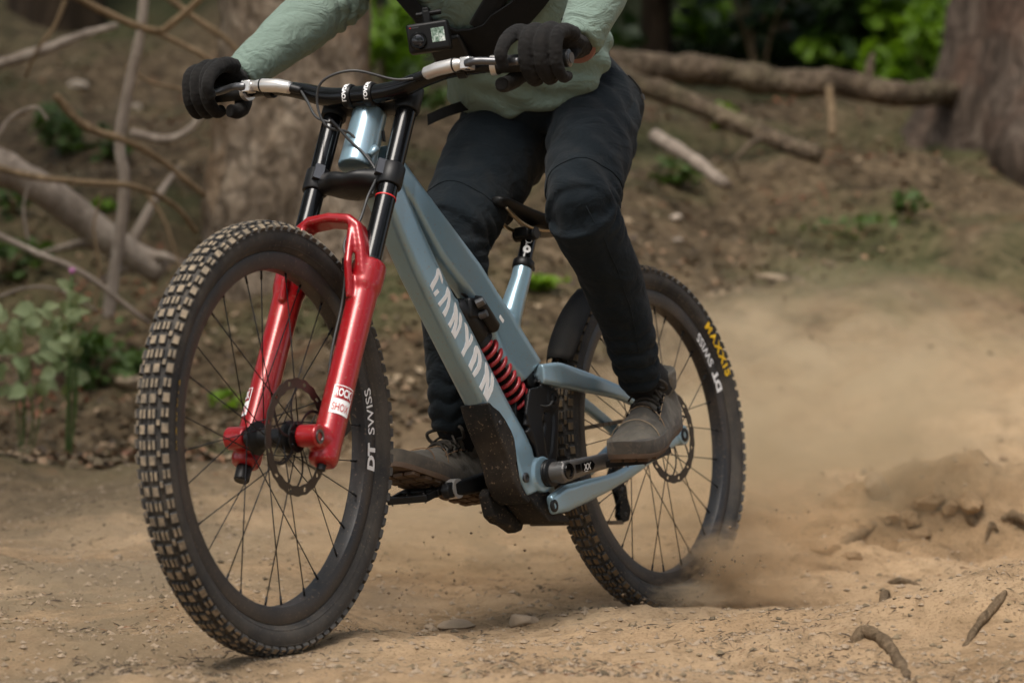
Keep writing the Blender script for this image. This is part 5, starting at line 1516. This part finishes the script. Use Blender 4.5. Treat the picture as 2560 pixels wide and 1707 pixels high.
pj_L = limb(jm, [Lsh + np.array((-.02, -.05, 0)), Lsh, Lsh * .45 + Lelb * .55 + np.array((-.01, .01, .0)), Lelb], [.075, .074, .066, .056])
pj_L2 = limb(jm, [Lelb, Lelb * .6 + Lwri * .4 + np.array((0, 0, .0)), Lwri * .85 + Lelb * .15, Lwri], [.056, .054, .043, .037])
pj_R = limb(jm, [Rsh + np.array((-.02, .05, 0)), Rsh, Rsh * .45 + Relb * .55 + np.array((-.01, -.01, .0)), Relb], [.075, .074, .068, .060])
pj_R2 = limb(jm, [Relb, Relb * .6 + Rwri * .4 + np.array((0, 0, .002)), Rwri * .82 + Relb * .18, Rwri], [.060, .058, .044, .036])
for kn, r_ in ((Lelb, .056), (Relb, .060)):
    ball(jm, kn, (r_, r_, r_))
def trunk_f(t, s, a, co):
    k = nv(co[0] * 6 + 3, co[1] * 9, co[2] * 6) * .010 + nv(co[0] * 16, co[1] * 10 + 7, co[2] * 22) * .006
    hem = (1 - sstep(.0, .25, t))
    return k * (1 + .6 * hem) + hem * .010 + .004 * math.sin(co[2] * 110 + co[1] * 60 + 4 * nv(co[0] * 9, co[1] * 9, 2)) * hem
def arm_f(seed, lo_):
    def f(t, s, a, co):
        if lo_:
            el = 1 - sstep(.0, .45, t); wr_ = sstep(.72, 1, t)
            return .0028 * nv(co[0] * 22 + seed, co[1] * 22, co[2] * 22) + el * crease(s * 95 + 3.0 * nv(a[0] * 1.5, a[1] * 1.5, a[2] * 1.5 + seed), .0125) + wr_ * crease(s * 210 + 3 * nv(a[0] * 2, a[1] * 2, seed), .0035)
        el = sstep(.6, 1, t)
        return .005 * nv(co[0] * 16 + seed, co[1] * 16, co[2] * 16) + el * .005 * math.sin(s * 170 + 3 * nv(a[0] * 1.5, a[1] * 1.5, seed))
    return f
me = fuse(jm, .0048, 4, limb_folds([([s_[0] for s_ in spine], trunk_f), (pj_L, arm_f(1, False)), (pj_L2, arm_f(2, True)), (pj_R, arm_f(3, False)), (pj_R2, arm_f(4, True))]))
je = mesh_obj('jersey', me, M['jersey'], person, 180)
je['label'] = 'sage green long-sleeved jersey'


# --- gloved hands closed on the grips
def glove(s):
    mb = MB()
    def G(y, dx, dz): return stb(barp(s * (.358 + (y - .325) * 1.16)) + np.array((dx, 0, dz)) * HS)
    HS = 1.16
    fingers = [(.286, True), (.309, False), (.332, False), (.354, False)]
    for j, (y, ext) in enumerate(fingers):
        r = (.0130, .0136, .0132, .0118)[j]; cur = 1 if j < 3 else .93
        if ext:
            pts = [G(y + .004, -.022, .047), G(y, .012, .046), G(y - .001, .046, .030), G(y - .002, .066, .006), G(y - .003, .056, -.016)]
        else:
            pts = [G(y + .003, -.026, .044 * cur), G(y, .006, .046 * cur), G(y, .034 * cur, .026), G(y, .035 * cur, -.010), G(y, .012, -.030), G(y, -.008, -.026)]
        K = len(pts); mb.tube(catmull(pts, 5), np.interp(np.linspace(0, 1, (K - 1) * 5 + 1), [0, .3, .55, 1], [r * 1.25, r * 1.12, r, r * .82]), 14)
    # back of the hand, palm and heel
    wri = (Lwri if s > 0 else Rwri)
    def ring(y0, y1, dx, dz, th_, n=16):
        c = (G(y0, dx, dz) + G(y1, dx, dz)) / 2; sd2 = (G(y1, dx, dz) - G(y0, dx, dz)); hw = np.linalg.norm(sd2) / 2; sd2 /= 2 * hw
        up_ = np.array((-.35, 0, .94))
        return [c + sd2 * hw * math.cos(2 * PI * k / n) + up_ * th_ * 1.16 * math.sin(2 * PI * k / n) for k in range(n)]
    mb.rings([ring(.284, .360, -.004, .040, .012), ring(.280, .364, -.028, .036, .019), ring(.284, .366, -.052, .033, .022), ring(.296, .364, -.072, .032, .024), ring(.304, .362, -.092, .036, .026), ring(.302, .362, -.112, .044, .027)])
    mb.rings([ring(.288, .356, -.020, -.004, .010), ring(.286, .360, -.030, .010, .018), ring(.292, .360, -.050, .020, .020)])
    # thumb under the bar
    th = [G(.300, -.052, .020), G(.280, -.036, .000), G(.268, -.016, -.022), G(.262, .008, -.033), G(.266, .026, -.034)]
    mb.tube(catmull(th, 5), np.interp(np.linspace(0, 1, 21), [0, .5, 1], [.021, .016, .0125]), 14)
    g_ = mesh_obj('glove', fuse(mb, .0021, 3, lambda co, no: np.array([.0008 * nv(c[0] * 160, c[1] * 160, c[2] * 160) + .0006 * nv(c[0] * 60, c[1] * 60, c[2] * 60) for c in co])), M['glove'], person, 180)
    cuff = [G(.333, -.098, .037), G(.333, -.118, .048)]
    mk('cuff', MB().tube(cuff, [.0375, .0385], 26, flat=(1, .86)), M['webbing'], g_, 40)
    if s > 0:
        mk('wrist_band', MB().tube([G(.336, -.086, .033), G(.336, -.0895, .0345)], [.0365, .0368], 26, flat=(1, .88)), M['orange'], g_, 40)
        mk('strap_tab', MB().box(G(.318, -.104, .075), (.034, .024, .006), [[.9, -.2, -.38], [.2, .98, 0], [.38, 0, .92]]), M['gloss'], g_, bevel=.002)
    return g_
glove(1)['label'] = 'black glove gripping the left bar end, orange wrist band'
glove(-1)['label'] = 'black glove gripping the right bar end'


# --- shoes
def shoe(H, T, roll, ank, lab):
    H, T = np.array(H, float), np.array(T, float)
    ex = (T - H) / np.linalg.norm(T - H); ey = np.cross((0, math.sin(roll), math.cos(roll)), ex); ey /= np.linalg.norm(ey); ez = np.cross(ex, ey)
    def Fp(v): return H + ex * v[0] + ey * v[1] * 1.07 + ez * v[2] * 1.14
    secs = [(-.004, .020, .050), (.004, .030, .078), (.025, .0355, .094), (.055, .0365, .094), (.085, .0375, .090), (.115, .0410, .084), (.145, .0455, .073), (.175, .0490, .062), (.205, .0505, .054), (.235, .0475, .047), (.260, .0390, .040), (.278, .0250, .031), (.284, .012, .024)]
    R_ = []
    for x, hw, h in secs:
        ring = []
        for k in range(28):
            a = 2 * PI * k / 28; c_, s_ = math.cos(a), math.sin(a)
            yy = hw * math.copysign(abs(c_) ** .85, c_)
            zz = .018 + (h - .018) * (s_ if s_ > 0 else s_ * .12)
            if s_ > .2 and x > .03: yy *= 1 - .30 * (s_ - .2) * (1 if x < .16 else .5)
            ring.append(Fp((x, yy, zz)))
        R_.append(ring)
    mb = MB().rings(R_)
    mb.tube([Fp((.040, 0, .075)), Fp((.046, 0, .100)), Fp((.048, 0, .112))], [.036, .040, .0405], 24)
    mb.tube([Fp((.085, 0, .083)), Fp((.072, 0, .104)), Fp((.068, 0, .121))], [.020, .024, .019], 16)
    up = mesh_obj('shoe', fuse(mb, .0034, 4, lambda co, no: np.array([.0016 * nv(c[0] * 55, c[1] * 55, c[2] * 55) + .0007 * nv(c[0] * 160, c[1] * 160, c[2] * 160) for c in co])), M['shoe'], person, 180)
    up['label'] = lab
    out = [(-.006, 0), (-.002, .020), (.012, .032), (.05, .0375), (.09, .0380), (.13, .0435), (.17, .0500), (.205, .0530), (.235, .0500), (.262, .0410), (.281, .0270), (.289, .012), (.290, 0)]
    ol = out + [(x, -y) for x, y in reversed(out[1:-1])]
    def band(z0, z1, k0, k1, mt, name, curl=.0):
        n = len(ol); R2 = []
        for z, kk in ((z0, k0), (z0 + .002, k0 + .02), (z1 - .002, k1 + .02), (z1, k1)):
            R2.append([Fp((.142 + (x - .142) * (.985 + .015 * kk), y * kk, z + .010 * max(0, (x - .22) / .07) ** 2)) for x, y in ol])
        return mk(name, MB().rings(R2), M[mt], up, 50)
    band(-.001, .008, .96, .985, 'gum', 'sole')
    band(.0075, .030, .99, .965, 'shoe2', 'rand')
    # tread lugs under the sole
    lug = MB()
    for i in range(9):
        for j in (-1, 0, 1):
            x = .02 + .029 * i; wy = np.interp(x, [a for a, b in out], [b for a, b in out])
            lug.add([Fp((x + dx * .010, j * wy * .6 + dy * wy * .24, dz - .010 * 0 + .010 * max(0, (x - .22) / .07) ** 2)) for dx in (-1, 1) for dy in (-1, 1) for dz in (-.0055, 0)], [(0, 1, 3, 2), (4, 6, 7, 5), (0, 4, 5, 1), (2, 3, 7, 6), (0, 2, 6, 4), (1, 5, 7, 3)])
    mk('sole_lugs', lug, M['gum'], up, None)
    for i, x in enumerate((.095, .108, .122, .136, .150)):
        zt = np.interp(x, [a for a, b, c in secs], [c for a, b, c in secs]) + .0035; w_ = .021 + .0016 * i
        sk = .006 if i % 2 else -.006
        mk('lace', MB().tube(catmull([Fp((x + sk, -w_, zt - .013)), Fp((x + sk * .4, -w_ * .5, zt - .001)), Fp((x - sk * .2, 0, zt + .002)), Fp((x - sk * .4, w_ * .5, zt - .001)), Fp((x - sk, w_, zt - .013))], 4), .0034, 7), M['lace'], up, 180)
    for i, x in enumerate((.095, .108, .122, .136, .150)):
        zt = np.interp(x, [a for a, b, c in secs], [c for a, b, c in secs]); w_ = .022 + .0016 * i
        for sg in (-1, 1):
            mk('eyelet', MB().tube([Fp((x + (.006 if (i % 2) == (sg > 0) else -.006), sg * w_, zt - .016)), Fp((x + (.006 if (i % 2) == (sg > 0) else -.006), sg * (w_ + .003), zt - .0105))], .0036, 8), M['black'], up, 40)
    for sg in (-1, 1):
        ln_ = [Fp((x, sg * (.024 + .002 * i), np.interp(x, [a for a, b, c in secs], [c for a, b, c in secs]) - .0135 - .0006 * i)) for i, x in enumerate((.080, .095, .110, .125, .140, .156, .164))]
        mk('stitching', MB().tube(catmull(ln_, 4), .0012, 5), M['litter2'], up, 180)
    zb = .098
    for sg in (-1, 1):
        mk('lace_loop', MB().tube(catmull([Fp((.096, 0, zb)), Fp((.112, sg * .016, zb + .014)), Fp((.124, sg * .040, zb + .008)), Fp((.110, sg * .036, zb - .006)), Fp((.097, sg * .006, zb - .002))], 5), .0036, 7), M['lace'], up, 180)
        mk('lace_end', MB().tube(catmull([Fp((.097, 0, zb)), Fp((.118, sg * .016, zb - .002)), Fp((.130, sg * .034, zb - .022))], 4), .0022, 7), M['lace'], up, 180)
    # stitched toe cap line
    for (xa, h_) in ((.198, .0565), (.150, .070)):
        ring = [Fp((xa - .010 * math.cos(t) ** 2 if False else xa + .014 * abs(math.cos(t)), .0485 * math.cos(t) * (1 if xa > .18 else .93), .020 + (h_ - .018) * math.sin(t) ** .9)) for t in np.linspace(.12, PI - .12, 16)]
        mk('stitching', MB().tube(ring, .0009, 5), M['litter2'], up, 180)
    so = MB().tube([Fp((.046, 0, .085)), (Fp((.050, 0, .120)) + ank) / 2, ank + (ank - Fp((.05, 0, .10))) * .25], [.036, .037, .036], 22)
    mk('sock', so, M['sock'], person, 180)
    return up
shoe((.158, .138, .012), (.430, .190, -.066), .06, Lank, 'dusty grey-brown left shoe on the rear pedal')
shoe((.462, -.138, -.118), (.736, -.152, -.052), -.05, Rank, 'dusty grey-brown right shoe seen from below on the front pedal')

# --- head and helmet above the picture's top edge
HDX, HDZ = .09, -.04
hd = MB()
limb(hd, [(.655, 0, 1.06), (.705, 0, 1.13), (.735, 0, 1.18)], [.062, .058, .060])
ball(hd, (.765, 0, 1.245), (.098, .076, .115)); ball(hd, (.805, 0, 1.185), (.058, .052, .05)); ball(hd, (.862, 0, 1.230), (.016, .014, .024))
for sg in (-1, 1): ball(hd, (.745, sg * .080, 1.240), (.022, .010, .032))
mesh_obj('body', fuse(hd, .006, 4), M['skin'], person, 180)
R_ = []
for i in range(1, 12):
    t = PI * .60 * i / 11
    R_.append([(.755 + .125 * math.sin(t) * math.cos(2 * PI * k / 28), .102 * math.sin(t) * math.sin(2 * PI * k / 28), 1.265 + .120 * math.cos(t)) for k in range(28)])
hl = mk('helmet', MB().rings(R_), M['black'], person, 60)
mk('visor', MB().tube(catmull([(.865, -.085, 1.290), (.940, -.05, 1.310), (.960, 0, 1.315), (.940, .05, 1.310), (.865, .085, 1.290)], 5), .014, 10, flat=(2.2, .25), up=(0, 0, 1)), M['black'], hl, 180)

# --- chest harness, and the action camera clipped to it
def torso_pt(t, ang, off):
    """point on the trunk's skin: t along the spine list, ang from the front towards the rider's left"""
    i = min(int(t), len(spine) - 2); f_ = t - i
    c = np.array(spine[i][0]) * (1 - f_) + np.array(spine[i + 1][0]) * f_
    a = spine[i][2] * (1 - f_) + spine[i + 1][2] * f_; b = spine[i][3] * (1 - f_) + spine[i + 1][3] * f_
    ax_ = np.array(spine[i][1]); ax_ /= np.linalg.norm(ax_); fr_ = np.array((ax_[2], 0, -ax_[0]))
    return c + fr_ * (b + off) * math.copysign(abs(math.cos(ang)) ** .83, math.cos(ang)) + np.array((0, 1, 0)) * (a + off) * math.copysign(abs(math.sin(ang)) ** .83, math.sin(ang)), ax_
hb_ = MB(); R_ = []
for k in range(49):
    an = -PI + 2 * PI * k / 48
    tc = 2.95 + .55 * abs(math.sin(an)) ** 1.2
    hwid = .040 - .016 * abs(math.sin(an))
    p_, ax_ = torso_pt(tc, an, .012); q_, _ = torso_pt(tc, an, .006)
    R_.append([p_ - ax_ * hwid, p_ + ax_ * hwid, q_ + ax_ * hwid, q_ - ax_ * hwid])
hb_.rings(R_, True, False)
har = mk('chest_harness', hb_, M['webbing'], person, 40)
pt, ax_ = torso_pt(2.9, -.32, .020)
mk('mount_plate', MB().box(pt, (.020, .085, .075), [[.80, .1, .60], [0, 1, 0], [-.60, 0, .80]]), M['black'], har, bevel=.006)
for sg in (-1, 1):
    P = [torso_pt(3.2, sg * .25 - .2, .012)[0], torso_pt(4.2, sg * .75, .012)[0], torso_pt(5.1, sg * 1.0, .014)[0], torso_pt(5.0, sg * 2.2, .014)[0]]
    mk('shoulder_strap', MB().tube(catmull(P, 8), .021, 8, flat=(1, .14), up=(.5, 0, -.5)), M['webbing'], har, 180)
# loose strap tail below the hem
P = [np.array((.405, -.110, .700)), np.array((.440, -.125, .690)), np.array((.485, -.140, .675)), np.array((.535, -.150, .655))]
sm_ = MB(); R_ = [[q + np.array((.0, .0, .012)) + np.array((-.004, 0, 0)), q - np.array((0, 0, .010)), q + np.array((.003, .003, -.010)), q + np.array((.003, .003, .012))] for q in catmull(P, 5)]
mk('strap_tail', sm_.rings(R_), M['webbing'], har, 40)

# action camera: a thing of its own, hanging from the harness
cam_c = BM @ Vector((.650, -.050, .793))
fdir = (BM.to_3x3() @ Vector((.86, .50, -.10))).normalized()
zax = (BM.to_3x3() @ Vector((.10, -.02, 1))).normalized(); yax = zax.cross(fdir).normalized(); zax = fdir.cross(yax)
CMx = Matrix.Translation(cam_c) @ Matrix((fdir, yax, zax)).transposed().to_4x4()
ac = empty('action_camera', None, CMx)
tag(ac, 'small black action camera with a lit front screen on the rider\'s chest', 'camera')
# local: x out of the front, y to the picture's right, z up
body_ = mk('housing', MB().box((0, 0, 0), (.036, .084, .058)), M['black'], ac, bevel=.006, seg=3)
mk('lens_ring', MB().tube([(.016, -.021, -.006), (.022, -.021, -.006), (.025, -.021, -.006)], [.0175, .0175, .0150], 28), M['gloss'], ac, 40)
mk('lens', MB().tube([(.0245, -.021, -.006), (.0262, -.021, -.006)], [.0125, .009], 24), M['glass'], ac, 60)
sc_m = mat('camera_screen_print', (.3, .35, .3), .2)
nsc = nz(sc_m, 90, 3, .6)
scr = ramp(sc_m, nsc, [(.35, (.05, .09, .06)), (.48, (.22, .30, .24)), (.58, (.55, .60, .55)), (.7, (.8, .8, .75))])
lk(sc_m, scr, bsdf(sc_m).inputs['Base Color']); lk(sc_m, scr, bsdf(sc_m).inputs['Emission Color']); bsdf(sc_m).inputs['Emission Strength'].default_value = .12
mk('screen', MB().box((.0172, .019, .001), (.002, .026, .028)), sc_m, ac, bevel=.0006)
mk('shutter_button', MB().tube([(0, -.02, .026), (0, -.02, .030)], .006, 14), M['grey'], ac, 40)
mk('print', MB().box((.0182, -.024, .0205), (.0006, .014, .0022)), M['grey'], ac)
mk('print', MB().box((.0182, -.0335, .0205), (.0006, .003, .0022)), M['redprint'], ac)
mk('mount_finger', MB().box((-.004, 0, .040), (.012, .016, .028)), M['black'], ac, bevel=.003)
mk('mount_screw', MB().tube([(-.004, -.020, .047), (-.004, .030, .047)], [.0045, .0055], 12), M['black'], ac, 40)
mk('mount_arm', MB().box((-.022, 0, .052), (.045, .014, .016)), M['black'], ac, bevel=.003)

# ---------------------------------------------------------------- dust thrown up by the tyres
def dust_mat(name, dens, scale, lo, hi, colour, sharp=1.0, seed=0.0):
    m = bpy.data.materials.new(name); m.use_nodes = True
    t = m.node_tree; t.nodes.clear()
    out = t.nodes.new('ShaderNodeOutputMaterial'); pv = t.nodes.new('ShaderNodeVolumePrincipled')
    pv.inputs['Color'].default_value = (*colour, 1); pv.inputs['Anisotropy'].default_value = .25
    tc = t.nodes.new('ShaderNodeTexCoord')
    ln = t.nodes.new('ShaderNodeVectorMath'); ln.operation = 'LENGTH'; t.links.new(tc.outputs['Object'], ln.inputs[0])
    fo = t.nodes.new('ShaderNodeMapRange'); fo.interpolation_type = 'SMOOTHSTEP'
    fo.inputs[1].default_value = .96; fo.inputs[2].default_value = .15; t.links.new(ln.outputs['Value'], fo.inputs[0])
    ad = t.nodes.new('ShaderNodeVectorMath'); ad.inputs[1].default_value = (seed, seed * .7, 0); t.links.new(tc.outputs['Object'], ad.inputs[0])
    no = t.nodes.new('ShaderNodeTexNoise'); no.inputs['Scale'].default_value = scale; no.inputs['Detail'].default_value = 4; no.inputs['Roughness'].default_value = .55; no.inputs['Distortion'].default_value = 1.0
    t.links.new(ad.outputs[0], no.inputs['Vector'])
    mr = t.nodes.new('ShaderNodeMapRange'); mr.inputs[1].default_value = lo; mr.inputs[2].default_value = hi; t.links.new(no.outputs['Fac'], mr.inputs[0])
    mu = t.nodes.new('ShaderNodeMath'); mu.operation = 'MULTIPLY'; t.links.new(fo.outputs[0], mu.inputs[0]); t.links.new(mr.outputs[0], mu.inputs[1])
    m2 = t.nodes.new('ShaderNodeMath'); m2.operation = 'MULTIPLY'; m2.inputs[1].default_value = dens; t.links.new(mu.outputs[0], m2.inputs[0])
    t.links.new(m2.outputs[0], pv.inputs['Density']); t.links.new(pv.outputs[0], out.inputs['Volume'])
    return m


def dust(label, c, rad, dens, scale, seed, lo=.35, hi=.75, colour=(.86, .70, .52)):
    import bmesh
    bm = bmesh.new(); bmesh.ops.create_icosphere(bm, subdivisions=3, radius=1)
    me = bpy.data.meshes.new('dust_cloud'); bm.to_mesh(me); bm.free()
    o = mesh_obj('dust_cloud', me, dust_mat('dust', dens, scale, lo, hi, colour, 1, seed), None, 180)
    o.location = c; o.scale = rad
    return tag(o, label, 'dust', 'dust thrown up by the tyres', kind='stuff')


dust('pale dust cloud drifting behind the rear wheel', W(2040, 1040, 6.3), (.80, .60, .45), 11.0, 2.9, 3, .44, .66, (.95, .79, .55))
dust('thin dust hanging between the two wheels', W(1250, 1330, 5.75), (.66, .36, .26), 12, 3.2, 5, .45, .66, (.94, .76, .52))
dust('dense dust burst kicked up behind the rear tyre', W(1850, 1420, 5.38), (.20, .13, .120), 60, 2.6, 8, .44, .60, (.90, .67, .43))  # dust given a darker colour to stand in for shadow
dust('second dust burst rising beside the rear tyre', W(1960, 1310, 5.75), (.26, .15, .14), 34, 2.8, 11, .46, .62, (.90, .67, .43))  # shadow put into this burst's darker dust colour too
dust('dust spurt around the rear contact patch', W(1700, 1490, 5.22), (.15, .08, .045), 40, 3.0, 14, .42, .6, (.92, .74, .52))
dust('small dust puff behind the front tyre', W(960, 1500, 4.55), (.15, .10, .055), 12, 2.5, 17, .40, .65)
dust('low dust wisp left of the front wheel', W(300, 1400, 4.75), (.28, .16, .10), 3.0, 2.2, 20, .42, .7, (.7, .6, .48))  # dust wisp coloured darker, as if lying in shadow


# grit flying in the dust, too fine to count
rnd = random.Random(77); vs_, fs_ = [], []
for (u, v, d, su, sv, n) in ((1180, 1420, 5.2, 130, 60, 90), (1800, 1440, 5.3, 70, 45, 110), (1960, 1330, 5.6, 80, 55, 70), (1010, 1490, 4.6, 50, 40, 50), (1650, 1500, 5.2, 50, 18, 60)):
    for i in range(n):
        c = W(rnd.gauss(u, su), rnd.gauss(v, sv), d + rnd.gauss(0, .12))
        if c.z < ground(c.x, c.y) + .004: continue
        s_ = .0010 + .0038 * rnd.random() ** 4; o = len(vs_)
        vs_ += [tuple(c + Vector((a * s_ * rnd.uniform(.6, 1.4), b * s_, e_ * s_ * rnd.uniform(.6, 1.4)))) for a, b, e_ in ((1, 0, 0), (-1, 0, 0), (0, 1, 0), (0, -1, 0), (0, 0, 1), (0, 0, -1))]
        fs_ += [tuple(k + o for k in q) for q in ((0, 2, 4), (2, 1, 4), (1, 3, 4), (3, 0, 4), (2, 0, 5), (1, 2, 5), (3, 1, 5), (0, 3, 5))]
me = bpy.data.meshes.new('flying_grit'); me.from_pydata(vs_, [], fs_)
tag(mesh_obj('flying_grit', me, M['clod'], None, None), 'tiny bits of earth flying up around the rear wheel', 'grit', kind='stuff')
